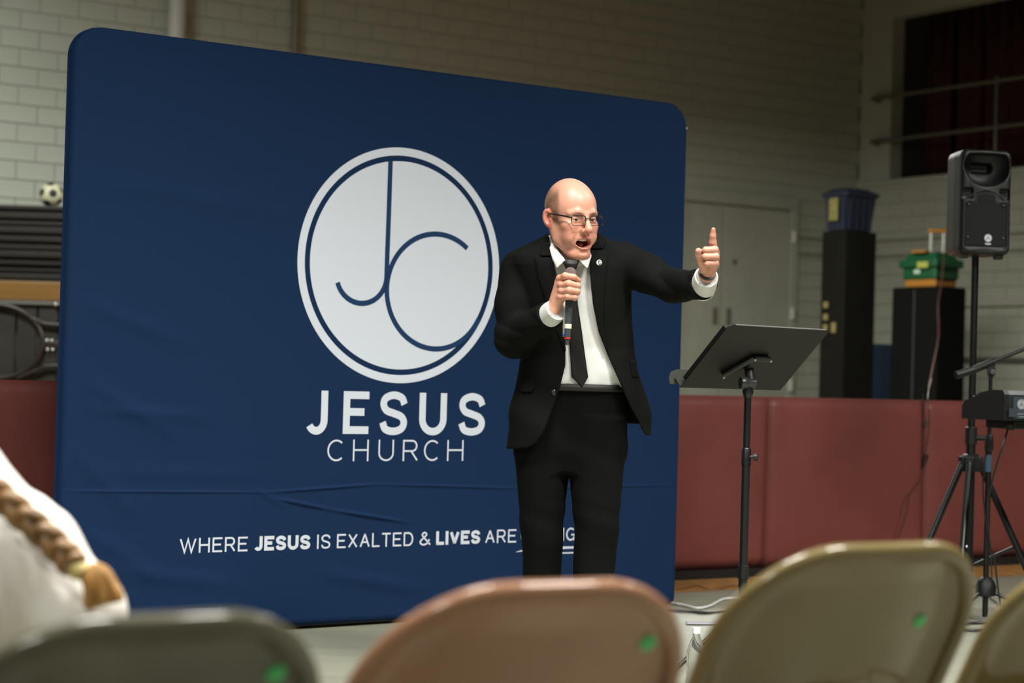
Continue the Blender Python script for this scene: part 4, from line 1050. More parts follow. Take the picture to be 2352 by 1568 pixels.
def sheet(name, rows, m, th=.004, bulge=0.0, cols=9, parent=None):
    """rows (py, xa, Da, xb, Db): a small cloth sheet given point by point in depth"""
    V = []; k = len(rows)
    for py, xa, Da, xb, Db in rows:
        for i in range(cols):
            t = i / (cols - 1); p = at(xa + (xb - xa) * t, py, Da + (Db - Da) * t); V.append(p - Vector((0, bulge * (1 - (2 * t - 1) ** 2), 0)))
    n = len(V); V += [v + Vector((0, th, 0)) for v in V]; Fc = []
    for j in range(k - 1):
        for i in range(cols - 1):
            a = j * cols + i; Fc.append((a, a + cols, a + cols + 1, a + 1)); Fc.append((n + a, n + a + 1, n + a + cols + 1, n + a + cols))
    bd = list(range(cols)) + [j * cols + cols - 1 for j in range(1, k)] + [(k - 1) * cols + i for i in range(cols - 2, -1, -1)] + [j * cols for j in range(k - 2, 0, -1)]
    for a in range(len(bd)): b_ = (a + 1) % len(bd); Fc.append((bd[a], bd[b_], n + bd[b_], n + bd[a]))
    return mesh(name, V, Fc, m, man, True)
def dense5(rows, k=4):
    out = []
    for a, b_ in zip(rows[:-1], rows[1:]): out += [tuple(a[j] + (b_[j] - a[j]) * i / k for j in range(5)) for i in range(k)]
    return out + [rows[-1]]
sheet('tie_knot', dense5([(595, 1289, 6.124, 1332, 6.120), (606, 1295, 6.112, 1328, 6.110), (617, 1300, 6.114, 1324, 6.112), (626, 1303, 6.122, 1322, 6.120)]), m_tie, .012, .010)
# collar: band round the neck and two leaves
ncx = at(1314, 560, 6.2).x
V = []; Fc = []; n = 40
for k in range(n):
    a = 2 * math.pi * k / n; c, s_ = math.cos(a), math.sin(a)
    zf = at(1312, 607, 6.15).z; zb = at(1312, 548, 6.28).z; zm = zf + (zb - zf) * (s_ * .5 + .5) ** .8; hb = .010 + .012 * (s_ * .5 + .5)
    for (dr, dz) in ((.062, -hb), (.062, hb), (.065, hb), (.068, -hb)):
        V.append((ncx + dr * 1.03 * c, 6.20 + dr * .98 * s_, zm + dz - (.012 if c < 0 else 0) * 0))
for k in range(n):
    for q in range(4): Fc.append((4 * k + q, 4 * ((k + 1) % n) + q, 4 * ((k + 1) % n) + (q + 1) % 4, 4 * k + (q + 1) % 4))
mesh('collar_band', V, Fc, m_shirt, man, True)
sheet('collar_leaf', dense5([(541, 1258, 6.215, 1264, 6.200), (560, 1260, 6.180, 1271, 6.165), (578, 1264, 6.152, 1283, 6.138), (592, 1268, 6.138, 1295, 6.118), (598, 1270, 6.134, 1298, 6.114), (606, 1274, 6.130, 1290, 6.118), (615, 1278, 6.126, 1281, 6.125)]), m_shirt, .005, .003)
sheet('collar_leaf', dense5([(560, 1356, 6.200, 1362, 6.210), (576, 1345, 6.150, 1360, 6.170), (590, 1333, 6.122, 1358, 6.150), (597, 1330, 6.114, 1356, 6.140), (606, 1338, 6.118, 1353, 6.134), (615, 1347, 6.124, 1350, 6.126)]), m_shirt, .005, .003)
# cuffs
for w0, w1, r0, r1 in ((lcf - (lcf - A3(1622, 628, 5.875)) * -.25, A3(1624, 630, 5.885), .040, .037), (rcf, A3(1281, 708, 6.035), .039, .036)):
    d_ = (w1 - w0); MB().lathe(Vector(w0 - d_ * .25), Vector(d_), [(0, r0), (np.linalg.norm(d_) * .6, r0), (np.linalg.norm(d_) * 1.08, r1), (np.linalg.norm(d_) * 1.08, r1 - .005), (np.linalg.norm(d_) * .8, r1 - .006)], 28).build('shirt_cuff', m_shirt, man, True)
# trousers, belt, shoes
LL = [row(y, a, b, c, d) for y, a, b, c, d in ((1568, 1208, 1282, 6.36, .060), (1450, 1204, 1286, 6.345, .064), (1324, 1201, 1289, 6.335, .068), (1280, 1200, 1290, 6.33, .072), (1247, 1197, 1293, 6.325, .076), (1200, 1193, 1296, 6.325, .078), (1150, 1190, 1299, 6.325, .082), (1095, 1187, 1306, 6.325, .090), (1022, 1182, 1316, 6.325, .100), (950, 1190, 1330, 6.325, .105))]
RL = [row(y, a, b, c, d) for y, a, b, c, d in ((1568, 1325, 1398, 6.26, .060), (1450, 1320, 1405, 6.265, .064), (1316, 1316, 1412, 6.275, .068), (1280, 1317, 1416, 6.28, .072), (1236, 1318, 1418, 6.285, .078), (1190, 1317, 1422, 6.29, .080), (1113, 1310, 1430, 6.30, .088), (1037, 1300, 1436, 6.31, .098), (960, 1290, 1438, 6.315, .104))]
PL = [row(y, a, b, c, d) for y, a, b, c, d in ((1085, 1215, 1410, 6.32, .085), (1040, 1190, 1432, 6.32, .100), (980, 1188, 1438, 6.32, .108), (920, 1196, 1436, 6.315, .110), (879, 1203, 1430, 6.31, .117))]
g = Grid((at(1170, 800, 6.3).x, 6.13, .04), (at(1450, 800, 6.3).x, 6.47, at(1312, 874, 6.3).z), .0055)
f = smin(loftz(g, LL, 2.2), loftz(g, RL, 2.2), .010); f = smin(f, loftz(g, PL, 2.3), .022)
f = f + .003 * np.sin(55 * g.z + 22 * g.x + 2 * np.sin(20 * g.z)) * np.exp(-((g.z - .50) / .10) ** 2) + .0025 * np.sin(38 * (g.x * .8 + g.z)) * np.exp(-((g.z - .80) / .07) ** 2) + .0012 * np.sin(23 * g.z + 14 * g.x)
V, Q = nets(g, f, 1)
m_trs = mat('black_trouser_cloth', (.0026, .0028, .0026), .88, noise=.12, nscale=60, bump=.08, bscale=700, spec=.10)
mesh('trousers', V, Q, m_trs, man, True)
bz = at(1315, 889, 6.2); V = []; Fc = []; n = 64; zr = PL[-1]
for k in range(n):
    a = 2 * math.pi * k / n; c, s_ = math.cos(a), math.sin(a); e = 2 / 2.3
    x = zr[1] + (zr[3] + .004) * math.copysign(abs(c) ** e, c); y = zr[2] + (zr[4] + .004) * math.copysign(abs(s_) ** e, s_)
    for q, dz in ((0, -.012), (0, .011), (-.02, .011), (-.02, -.012)): V.append((x + q * c, y + q * s_, bz.z + dz))
for k in range(n):
    for q in range(4): Fc.append((4 * k + q, 4 * ((k + 1) % n) + q, 4 * ((k + 1) % n) + (q + 1) % 4, 4 * k + (q + 1) % 4))
mesh('belt', V, Fc, mat('dark_olive_belt', (.0085, .0080, .0050), .6), man, True)
for tb_ in (LL[0], RL[0]):
    g = Grid((tb_[1] - .08, tb_[2] - .26, -.002), (tb_[1] + .08, tb_[2] + .12, .13), .005)
    f = smin(chain(g, [(tb_[1], tb_[2] + .05, .05), (tb_[1], tb_[2] - .05, .045), (tb_[1], tb_[2] - .17, .035)], [.046, .046, .036], .02), cone(g, (tb_[1], tb_[2] + .02, .05), (tb_[1], tb_[2] + .02, .11), .04, .04), .03)
    f = np.maximum(f, .001 - g.z)
    V, Q = nets(g, f, 1); mesh('shoe', V, Q, mat('black_polished_leather', (.010, .010, .009), .25), man, True)
# buttons and lapel pin
def disc(px, py, D, r, name, m, nrm=(.2, -1, .1), th=.003): return MB().lathe(at(px, py, D), nrm, [(0, r), (th * .7, r), (th, r * .8)], 16).build(name, m, man, True)
m_btn = mat('dark_horn_button', (.03, .03, .028), .25)
def fy(px, py, sdf=sdf_torso): p = at(px, py, 6.18); return float(front(sdf, [p.x], [p.z])[0])
disc(1273, 901, fy(1273, 901) - .001, .009, 'button', m_btn)
for k in range(4):
    a = rel + (rcf - rel) * (.42 + .12 * k); pnt = Vector(a) + Vector((.012, -.043, -.026)); MB().lathe(pnt, (.3, -.8, -.5), [(0, .0065), (.004, .0065), (.005, .004)], 10).build('sleeve_button', m_btn, man, True)
pD = fy(1376, 603) - .006; pin = disc(1376, 603, pD, .0092, 'lapel_pin', mat('white_enamel', (.75, .76, .76), .3), (.15, -1, .05))
pc = at(1376, 603, pD) + Vector((0, -.0036, 0))
mb_ = MB()
for P_, ww in (([(-.002, .0055), (-.002, -.002), (-.004, -.004), (-.006, -.003)], .0016), (A(.0015, -.0008, .004, .004, 50, 330, 14), .0018)):
    q = stroke(P_, ww); mb_.add([pc + Vector((v.x, 0, v.y)) for v in q[0]], q[1])
mb_.add([pc + Vector((v.x, 0, v.y)) for v in stroke(A(0, 0, .0072, .0072, 0, 360, 24), .0012)[0]], stroke(A(0, 0, .0072, .0072, 0, 360, 24), .0012)[1])
mb_.build('pin_mark', mat('pin_ink', (.02, .025, .03), .5), pin)

# ---- head and neck
psi, alp, rho = math.radians(31), math.radians(7), math.radians(-3.0)
hX = Vector((math.cos(psi), math.sin(psi), 0)); hY = Vector((-math.sin(psi) * math.cos(alp), math.cos(psi) * math.cos(alp), math.sin(alp)))
hZ = hX.cross(hY).normalized()
Rr = Matrix.Rotation(rho, 3, hY); hX, hZ = Rr @ hX, Rr @ hZ
HO = at(1311, 498.5, 6.17); HS = .955
Rm = [[hX[i], hY[i], hZ[i]] for i in range(3)]
def hw_(P): return np.array(HO) + HS * (P[:, :1] * np.array(hX) + P[:, 1:2] * np.array(hY) + P[:, 2:] * np.array(hZ))
def hp(x, y, z): return HO + (hX * x + hY * y + hZ * z) * HS
g = Grid((-.105, -.145, -.215), (.105, .13, .140), .0019)
f = ell(g, (0, .014, .036), (.0765, .098, .094))
f = smin(f, ell(g, (0, -.028, .030), (.066, .064, .070)), .03)
f = smin(f, ell(g, (0, -.026, -.038), (.062, .062, .070)), .03)
for s_ in (-1, 1):
    f = smin(f, chain(g, [(s_ * .056, .010, -.035), (s_ * .050, -.010, -.076), (s_ * .022, -.064, -.120)], [.018, .017, .018], .01), .03)
    f = smin(f, ell(g, (s_ * .044, -.062, -.026), (.024, .024, .020)), .018)
    f = smin(f, ell(g, (s_ * .040, -.062, -.062), (.022, .026, .028)), .020)
f = smin(f, ell(g, (0, -.068, -.118), (.028, .026, .022)), .022)
f = smin(f, ell(g, (0, -.070, -.072), (.034, .024, .040)), .02)
for s_ in (-1, 1):
    f = smin(f, chain(g, [(s_ * .012, -.089, .016), (s_ * .030, -.087, .022), (s_ * .050, -.072, .016)], [.008, .0085, .007], .006), .014)
    f = smax(f, -ell(g, (s_ * .032, -.101, -.001), (.021, .0175, .0135)), .012)
    f = smin(f, ell(g, (s_ * .0325, -.0725, -.001), (.0165, .0150, .0140)), .005)
    f = smax(f, -ell(g, (s_ * .0325, -.0885, -.0034), (.0135, .0110, .0027)), .0012)
f = smin(f, cone(g, (0, -.090, .012), (0, -.116, -.032), .0078, .0110), .012)
f = smin(f, ell(g, (0, -.115, -.036), (.0125, .0125, .0105)), .008)
for s_ in (-1, 1):
    f = smin(f, ell(g, (s_ * .0145, -.100, -.039), (.0075, .0110, .0085)), .006)
    f = smax(f, -ell(g, (s_ * .0070, -.1075, -.0465), (.0038, .0055, .0040)), .003)
    f = smax(f, -chain(g, [(s_ * .0225, -.1010, -.036), (s_ * .034, -.0935, -.056), (s_ * .040, -.0860, -.082)], [.0030, .0036, .0026], .004), .006)
# open mouth with lips
mz = -.0785
lip_u = [(-.035, -.0735, mz + .008), (-.020, -.0895, mz + .0128), (-.006, -.0965, mz + .0145), (0, -.0962, mz + .0137), (.006, -.0965, mz + .0145), (.020, -.0895, mz + .0128), (.035, -.0735, mz + .008)]
lip_l = [(-.035, -.0735, mz + .007), (-.024, -.0865, mz - .0115), (-.009, -.0925, mz - .0215), (.009, -.0925, mz - .0215), (.024, -.0865, mz - .0115), (.035, -.0735, mz + .007)]
f = smin(f, chain(g, lip_u, [.0022, .0032, .0034, .0030, .0034, .0032, .0022], .003), .007)
f = smin(f, chain(g, lip_l, [.0022, .0036, .0046, .0046, .0036, .0022], .003), .007)
f = smax(f, -ell(g, (0, -.084, mz - .0030), (.0300, .036, .0155)), .003)
f = smax(f, -ell(g, (0, -.097, -.1110), (.016, .0070, .0045)), .010)
# ears
for s_ in (-1, 1):
    Ra = [[1, 0, 0], [0, 1, 0], [0, 0, 1]]
    ga = Pts(g.x * 1.0 - s_ * .079 - s_ * .42 * (g.y - .016), g.y - .016 - .18 * (g.z + .006), g.z + .006)
    e = ell(ga, (0, 0, 0), (.0085, .0205, .0325)); e = smax(e, -ell(ga, (s_ * .0085, -.003, .002), (.0115, .0120, .0210)), .003)
    e = smin(e, ell(ga, (s_ * .0015, -.010, -.004), (.004, .006, .007)), .004)
    f = smin(f, e, .005)
nk = np.array([(np.array(at(1318, 612, 6.245)) - np.array(HO)) @ np.array(v) / HS for v in (hX, hY, hZ)])
f = smin(f, cone(g, (0, .034, -.055), nk, .050, .058), .020)
f = smin(f, cone(g, (.0, -.020, -.118), nk * .6 + np.array([0, -.006, -.05]), .030, .040), .03)
V, Q = keep_big(*nets(g, f, 1))
P = V; X_, Y_, Z_ = P[:, 0], P[:, 1], P[:, 2]; ss_ = lambda a, b, t: np.clip((t - a) / (b - a), 0, 1) ** 2 * (3 - 2 * np.clip((t - a) / (b - a), 0, 1))
nz_ = rng.uniform(-1, 1, len(P)) * .7 + .3 * np.sin(P @ np.array([45., 60, 80]))
skin = np.array([.57, .285, .205]); red = np.array([.52, .165, .115]); hairc = np.array([.100, .062, .032])
C_ = np.repeat(skin[None], len(P), 0)
mixc = lambda C, c, m_: C * (1 - m_[:, None]) + np.asarray(c)[None] * m_[:, None]
gs = lambda c, r: np.exp(-(((P - np.array(c)) / np.array(r)) ** 2).sum(1))
C_ = mixc(C_, red, np.clip(.55 * gs((0, -.115, -.035), (.02, .02, .018)) + .5 * (gs((.045, -.06, -.04), (.03, .04, .03)) + gs((-.045, -.06, -.04), (.03, .04, .03))) + .8 * (np.abs(X_) > .074) * (Y_ > -.005) * (Z_ < .035) * (Z_ > -.045) * (np.hypot(Y_ - .016, Z_ + .006) < .045) + .35 * ss_(-.085, -.14, Z_), 0, 1))
stub = np.clip((gs((0, -.06, -.115), (.06, .05, .03)) * .6 + .5 * gs((.05, -.02, -.085), (.02, .04, .03)) + .5 * gs((-.05, -.02, -.085), (.02, .04, .03))) * (.6 + .4 * nz_), 0, 1)
C_ = mixc(C_, [.36, .19, .12], stub * .45)
hl = ss_(-.048, -.024, Y_ - .5 * np.maximum(Z_ - .05, 0)) * ss_(.112, .070, Z_ - .10 * np.maximum(Y_, 0)) * ss_(-.035, -.005, Z_ + .9 * np.maximum(Y_ - .02, 0)) * (np.hypot(np.abs(X_) - .079, 0) > -1)
ear = (np.abs(X_) > .0745) * (np.hypot((Y_ - .016) / .024, (Z_ + .006) / .036) < 1)
top_st = .40 * ss_(.0, .05, Y_) * ss_(.06, .10, Z_)
hmask = np.clip(np.maximum(hl, top_st) * (.72 + .28 * nz_), 0, 1) * (~ear)
C_ = mixc(C_, hairc, hmask)
brow = np.clip(sum(gs((s_ * (.014 + .009 * k), -.096 + .0024 * k * k, .0165 + .0022 * k - .0006 * k * k), (.007, .012, .0032)) for s_ in (-1, 1) for k in range(5)), 0, 1)
C_ = mixc(C_, [.27, .155, .085], brow * .6)
lipm = np.zeros(len(P))
for Lp_, r_ in ((lip_u, .0062), (lip_l, .0075)):
    Lq = np.array([tuple(v) for v in catmull(Lp_, 5)]); dmin = np.min(np.linalg.norm(P[:, None, :] - Lq[None], axis=2), 1) if len(P) < 5e4 else np.min(np.stack([np.linalg.norm(P - q, axis=1) for q in Lq]), 0)
    lipm = np.maximum(lipm, ss_(r_ + .0015, r_ - .001, dmin))
C_ = mixc(C_, [.50, .175, .150], lipm * .75)
inm = ((X_ / .0270) ** 2 + ((Z_ - mz + .003) / .0145) ** 2 < 1.05) & (Y_ < -.04) & (Y_ > -.088)
C_[inm] = (.13, .030, .028)  # mouth inside darker than its real red; its shade is put into the colour
bodyV, bodyQ, bodyC = [hw_(V)], [Q], [C_]
off = len(V)
m_skin = bpy.data.materials.new('skin'); m_skin.use_nodes = True
nt = m_skin.node_tree; b = nt.nodes['Principled BSDF']; at_ = nt.nodes.new('ShaderNodeVertexColor'); at_.layer_name = 'Col'
nt.links.new(at_.outputs[0], b.inputs['Base Color']); b.inputs['Roughness'].default_value = .42; b.inputs['Subsurface Weight'].default_value = .12
b.inputs['Subsurface Radius'].default_value = (.8, .3, .15); b.inputs['Subsurface Scale'].default_value = .01
tn = nt.nodes.new('ShaderNodeTexNoise'); tn.inputs['Scale'].default_value = 260; bpn = nt.nodes.new('ShaderNodeBump'); bpn.inputs['Strength'].default_value = .08; bpn.inputs['Distance'].default_value = .004
nt.links.new(tn.outputs['Fac'], bpn.inputs['Height']); nt.links.new(bpn.outputs[0], b.inputs['Normal'])
# ---- hands
def add_hand(g, f, crease=()):
    global off
    V, Q = keep_big(*nets(g, f, 1)); C = np.repeat(np.array([[.57, .285, .205]]), len(V), 0)
    for c, r_, w_ in crease: C = mixc(C, red, np.clip(w_ * np.exp(-((V - c) ** 2).sum(1) / r_ ** 2), 0, 1))
    bodyV.append(V); bodyQ.append(Q + off); bodyC.append(C); off += len(V)
mtop, mbot = A3(1310, 628, 6.035), A3(1303, 788, 6.025)
H = lambda px, py, D: A3(px, py, D)
lo = np.minimum(H(1255, 600, 5.95), H(1345, 735, 6.10)) ; hi = np.maximum(H(1255, 600, 5.95), H(1345, 735, 6.10))
g = Grid((lo[0], 5.955, lo[2]), (hi[0], 6.115, hi[2]), .0018)
wr_ = H(1268, 716, 6.055)
fs = [([H(1285, 640, 6.022), H(1298, 633, 5.998), H(1318, 636, 5.998), H(1330, 644, 6.018)], [.0115, .0105, .0092, .0078]),
      ([H(1288, 655, 6.016), H(1306, 651, 5.994), H(1327, 656, 6.004), H(1328, 659, 6.030), H(1318, 660, 6.052)], [.0120, .0110, .0100, .0088, .0078]),
      ([H(1289, 669, 6.016), H(1307, 666, 5.994), H(1326, 669, 6.004), H(1326, 672, 6.030), H(1316, 673, 6.050)], [.0118, .0108, .0098, .0086, .0076]),
      ([H(1287, 683, 6.020), H(1304, 681, 5.998), H(1321, 683, 6.006), H(1320, 685, 6.028), H(1311, 686, 6.045)], [.0108, .0098, .0088, .0078, .0070])]
f = None
for P_, R_ in fs: c = chain(g, P_, R_, .004); f = c if f is None else smin(f, c, .0030)
palm = chain(g, [H(1288, 648, 6.030), H(1288, 684, 6.032)], [.0150, .0135], .004)
palm = smin(palm, chain(g, [H(1286, 650, 6.030), wr_], [.0165, .0205], .006), .012)
palm = smin(palm, chain(g, [H(1286, 684, 6.030), wr_ + np.array([.003, 0, -.006])], [.0145, .0200], .006), .012)
f = smin(f, palm, .0065)
th_ = chain(g, [H(1272, 690, 6.062), H(1284, 660, 6.078), H(1300, 642, 6.074), H(1314, 632, 6.064)], [.0150, .0125, .0105, .0085], .004)
f = smin(f, th_, .008)
f = smin(f, cone(g, wr_, H(1256, 728, 6.085), .0235, .0265), .012)
for k_, (P_, _) in enumerate(fs): f = smin(f, sph(g, P_[0] + np.array([-.002, -.008, .002]), .0080), .007)
add_hand(g, f, [(H(1286, 642 + 14 * k, 6.0), .012, .45) for k in range(4)] + [(H(1326, 656 + 14 * k, 6.0), .010, .3) for k in range(3)])
# pointing hand
lo = np.minimum(H(1590, 690, 5.75), H(1665, 510, 5.95)); hi = np.maximum(H(1590, 690, 5.75), H(1665, 510, 5.95))
g = Grid((lo[0], 5.755, lo[2]), (hi[0], 5.955, hi[2]), .0018)
f = chain(g, [H(1640, 576, 5.862), H(1637.5, 557, 5.842), H(1637.5, 541, 5.832), H(1638.5, 527, 5.826)], [.0135, .0112, .0092, .0066], .004)
for P_, R_ in (([H(1644, 580, 5.870), H(1642, 573, 5.812), H(1621, 574, 5.808), H(1617, 577, 5.842)], [.0115, .0110, .0100, .0080]),
               ([H(1645, 594, 5.870), H(1644, 588.5, 5.812), H(1620, 589, 5.808), H(1617, 592, 5.842)], [.0115, .0108, .0098, .0078]),
               ([H(1643, 608, 5.872), H(1643, 604, 5.820), H(1624, 605, 5.814), H(1621, 607, 5.845)], [.0110, .0102, .0092, .0074])):
    f = smin(f, chain(g, P_, R_, .004), .0028)
f = smin(f, chain(g, [H(1639, 582, 5.872), H(1637, 606, 5.876)], [.0165, .0160], .004), .006)
f = smin(f, chain(g, [H(1630, 590, 5.866), H(1626, 612, 5.878), H(1622, 632, 5.900)], [.0170, .0205, .0230], .008), .010)
f = smin(f, chain(g, [H(1638, 606, 5.876), H(1626, 632, 5.902)], [.0150, .0215], .006), .010)
f = smin(f, chain(g, [H(1617, 618, 5.868), H(1609, 598, 5.842), H(1605, 586, 5.824), H(1604, 576, 5.812)], [.0150, .0118, .0108, .0095], .004), .006)
f = smin(f, cone(g, H(1623, 632, 5.900), H(1612, 660, 5.950), .0230, .0255), .010)
add_hand(g, f, [(H(1637, 530, 5.82), .010, .75), (H(1604, 580, 5.80), .010, .3), (H(1625, 625, 5.88), .02, .4)] + [(H(1618, 580 + 15 * k, 5.80), .008, .3) for k in range(3)])
# body inside the clothes (coarse), one mesh with head and hands
g = Grid((-.12, 5.9, .03), (.66, 6.5, 1.49), .014)
f = chain(g, [A3(1316, 620, 6.25), A3(1316, 760, 6.30), A3(1316, 940, 6.32)], [.072, .088, .085], .05)
f = smin(f, chain(g, [A3(1316, 640, 6.27), rsh * .9 + np.array(A3(1316, 640, 6.27)) * .1, rel, rcf], [.05, .042, .035, .026], .02), .03)
f = smin(f, chain(g, [A3(1316, 640, 6.27), lsh * .9 + np.array(A3(1316, 640, 6.27)) * .1, lel, lcf], [.05, .042, .033, .026], .02), .03)
for T_ in (LL, RL):
    f = smin(f, chain(g, [(r_[1], r_[2], r_[0]) for r_ in sorted(T_, reverse=True)[::2]] + [(T_[0][1], T_[0][2], .06)], [max(.03, min(r_[3], r_[4]) - .028) for r_ in sorted(T_, reverse=True)[::2]] + [.035], .02), .03)
V, Q = keep_big(*nets(g, f, 1)); bodyV.append(V); bodyQ.append(Q + off); bodyC.append(np.repeat(skin[None], len(V), 0))
allV, allQ = np.concatenate(bodyV), np.concatenate(bodyQ)
cut0 = len(allV) - len(V); core_q = bodyQ[-1]; cq = allV[core_q].mean(1); start = 0
for V_, Q_ in zip(bodyV[:-1], bodyQ[:-1]):          # join head and hands to the trunk and arms inside the clothes
    hq = V_[Q_ - start].mean(1); ctr = hq.mean(0)
    near = cq[np.argsort(((cq - ctr) ** 2).sum(1))[:60]].mean(0)
    i = ((hq - near) ** 2).sum(1).argmin(); j = ((cq - hq[i]) ** 2).sum(1).argmin()
    ext = np.array([[Q_[i][0], Q_[i][1], core_q[j][0], core_q[j][1]]]); allQ = np.concatenate([allQ, ext]); start += len(V_)
body = mesh('body', allV, allQ, m_skin, man, True)
if len(body.data.vertices) == sum(map(len, bodyV)): colour(body, np.concatenate(bodyC))
else: colour(body, skin)
# eyes, teeth, glasses, wristband
m_eye = mat('eye_white', (.62, .58, .54), .15); m_iris = mat('dark_iris', (.03, .035, .04), .1)
for s_ in (-1, 1):
    e = MB().lathe(hp(s_ * .0325, -.0720, -.002), hp(s_ * .0325, -.2, -.01) - hp(s_ * .0325, -.0720, -.002), [(0.0136 * HS * math.cos(a) * -1, 0.0136 * HS * math.sin(a)) for a in np.linspace(.05, math.pi - .05, 13)], 20)
    eo = e.build('eye', m_eye, man, True)
    d_ = (hp(s_ * .0335, -.2, -.014) - hp(s_ * .0325, -.0720, -.002)).normalized(); c_ = hp(s_ * .0325, -.0720, -.002) + d_ * (0.0136 * HS * .93)
    MB().lathe(c_, d_, [(0, .0058), (.0012, .0048), (.0018, .001)], 14).build('iris', m_iris, eo, True)
V = []; Fc = []
n = 12
for i in range(n + 1):
    a = -1 + 2 * i / n; x = .0255 * a; y = -.0850 + .018 * a * a
    zt_ = mz + .0132; zb_ = mz + .0030 + .004 * a * a + (.0008 if i % 2 else 0)
    V += [hp(x, y, zt_), hp(x, y - .001, zb_), hp(x, y + .006, zb_), hp(x, y + .006, zt_)]
for i in range(n):
    for q in range(4): Fc.append((4 * i + q, 4 * i + (q + 1) % 4, 4 * i + 4 + (q + 1) % 4, 4 * i + 4 + q))
mesh('teeth', V, Fc, mat('tooth_white', (.70, .66, .58), .25), man, True)
MB().lathe(hp(0, -.045, mz - .011), hp(0, -.090, mz - .012) - hp(0, -.045, mz - .011), [(0, .008), (.01, .012), (.022, .011), (.028, .005)], 14).build('tongue', mat('tongue', (.30, .09, .08), .35), man, True)
gl = bpy.data.objects.new('glasses', None); COL.objects.link(gl); gl.parent = man; ORG[gl.name] = ORG[man.name]
m_frame = mat('black_glasses_frame', (.012, .012, .012), .25); m_wire = mat('gunmetal_rim', (.12, .115, .11), .25, metal=.8)
mlens = bpy.data.materials.new('spectacle_lens'); mlens.use_nodes = True; nt = mlens.node_tree
tr_ = nt.nodes.new('ShaderNodeBsdfTransparent'); gg = nt.nodes.new('ShaderNodeBsdfGlossy'); gg.inputs['Roughness'].default_value = .03; mx_ = nt.nodes.new('ShaderNodeMixShader'); mx_.inputs[0].default_value = .07
nt.links.new(tr_.outputs[0], mx_.inputs[1]); nt.links.new(gg.outputs[0], mx_.inputs[2]); nt.links.new(mx_.outputs[0], nt.nodes['Material Output'].inputs[0])
gz = -.005
for s_ in (-1, 1):
    lp = lambda x, z: hp(s_ * (.0355 + x), -.1075 + .10 * (abs(.0355 + x)) ** 1.6 * 2.2 + z * .10, gz + z)
    O = rrect(.0268, .0158, .0085, 5)
    n4 = len(O)
    topi = [p for p in O if p[1] > .004]; boti = [p for p in O if p[1] <= .006]
    topi.sort(key=lambda p: p[0]) if False else None
    full = O + [O[0]]
    MB().tube([lp(*p) for p in O], [.0019 if p[1] > .002 else .0011 for p in O], 8, closed=True).build('rim', m_frame, gl, True)
    cen = lp(0, 0); V = [cen] + [lp(*p) for p in O]
    mesh('lens', V, [(0, 1 + i, 1 + (i + 1) % n4) for i in range(n4)], mlens, gl, True)
    MB().tube([lp(.0262, .0085), hp(s_ * .0685, -.085, gz + .012), hp(s_ * .0790, -.045, gz + .014), hp(s_ * .0815, .004, gz + .016), hp(s_ * .0800, .022, gz + .006)], [.0024, .0030, .0027, .0024, .0016], 8).build('temple_arm', m_frame, gl, True)
MB().tube([hp(x, -.1090 - .002 * (1 - (x / .009) ** 2), gz + .0065 + .0025 * (1 - (x / .009) ** 2)) for x in np.linspace(-.0095, .0095, 7)], .0017, 8).build('bridge', m_frame, gl, True)
ax = Vector(H(1623, 632, 5.900) - H(1612, 660, 5.950)).normalized(); w_ = Vector(H(1624.5, 626, 5.890))
MB().lathe(w_ - ax * .006, ax, [(0, .0245), (.001, .0275), (.009, .0270), (.010, .0240)], 28).build('wristband', mat('black_rubber_band', (.016, .018, .016), .5), man, True)

# ---- hand microphone (held, so a thing of its own)
mic = thing('microphone', Vector(mbot), 'grey hand microphone with round grille held up to the speaking man\'s chin', 'microphone')
ax = Vector(mtop - mbot).normalized(); Lm = np.linalg.norm(mtop - mbot); B0 = Vector(mbot)
m_grl = mat('mauve_steel_grille', (.20, .15, .14), .4, metal=.4, bump=.6, bscale=900)
m_mic = mat('slate_grey_body', (.035, .043, .050), .4)
MB().lathe(B0 + ax * (Lm - .020), ax, [(0, .0145), (.008, .0185), (.016, .0205), (.026, .0195), (.034, .0145), (.039, .007), (.040, .001)], 24).build('grille', m_grl, mic, True)
MB().lathe(B0 + ax * .050, ax, [(0, .0105), (.02, .0112), (.08, .0125), (Lm - .072, .0150), (Lm - .068, .0150)], 20).build('handle', m_mic, mic, True)
MB().lathe(B0 + ax * .046, ax, [(0, .0112), (.014, .0118)], 20).build('white_collar', mat('ivory_plastic', (.62, .60, .52), .4), mic, True)
MB().lathe(B0 + ax * .018, ax, [(0, .0092), (.028, .0100)], 18).build('connector', m_mic, mic, True)
MB().lathe(B0 + ax * .013, ax, [(0, .0098), (.005, .0098)], 18).build('red_ring', mat('red_plastic', (.45, .02, .02), .4), mic, True)
MB().lathe(B0 - ax * .006, ax, [(0, .004), (.004, .006), (.020, .0075)], 14).build('strain_relief', m_mic, mic, True)
sd = Vector((-1, 0, 0)) * .0125
MB().tube([B0 + ax * .085 + sd, B0 + ax * .050 + sd * 1.05, B0 + ax * .02 + sd], [.003, .004, .003], 8).build('side_clip', mat('worn_chrome', (.45, .42, .34), .25, metal=.7), mic, True)
MB().lathe(B0 + ax * .028 + sd, (-.3, -1, 0), [(0, .005), (.004, .004), (.005, .001)], 10).build('blue_bead', mat('blue_bead', (.02, .06, .35), .2), mic, True)

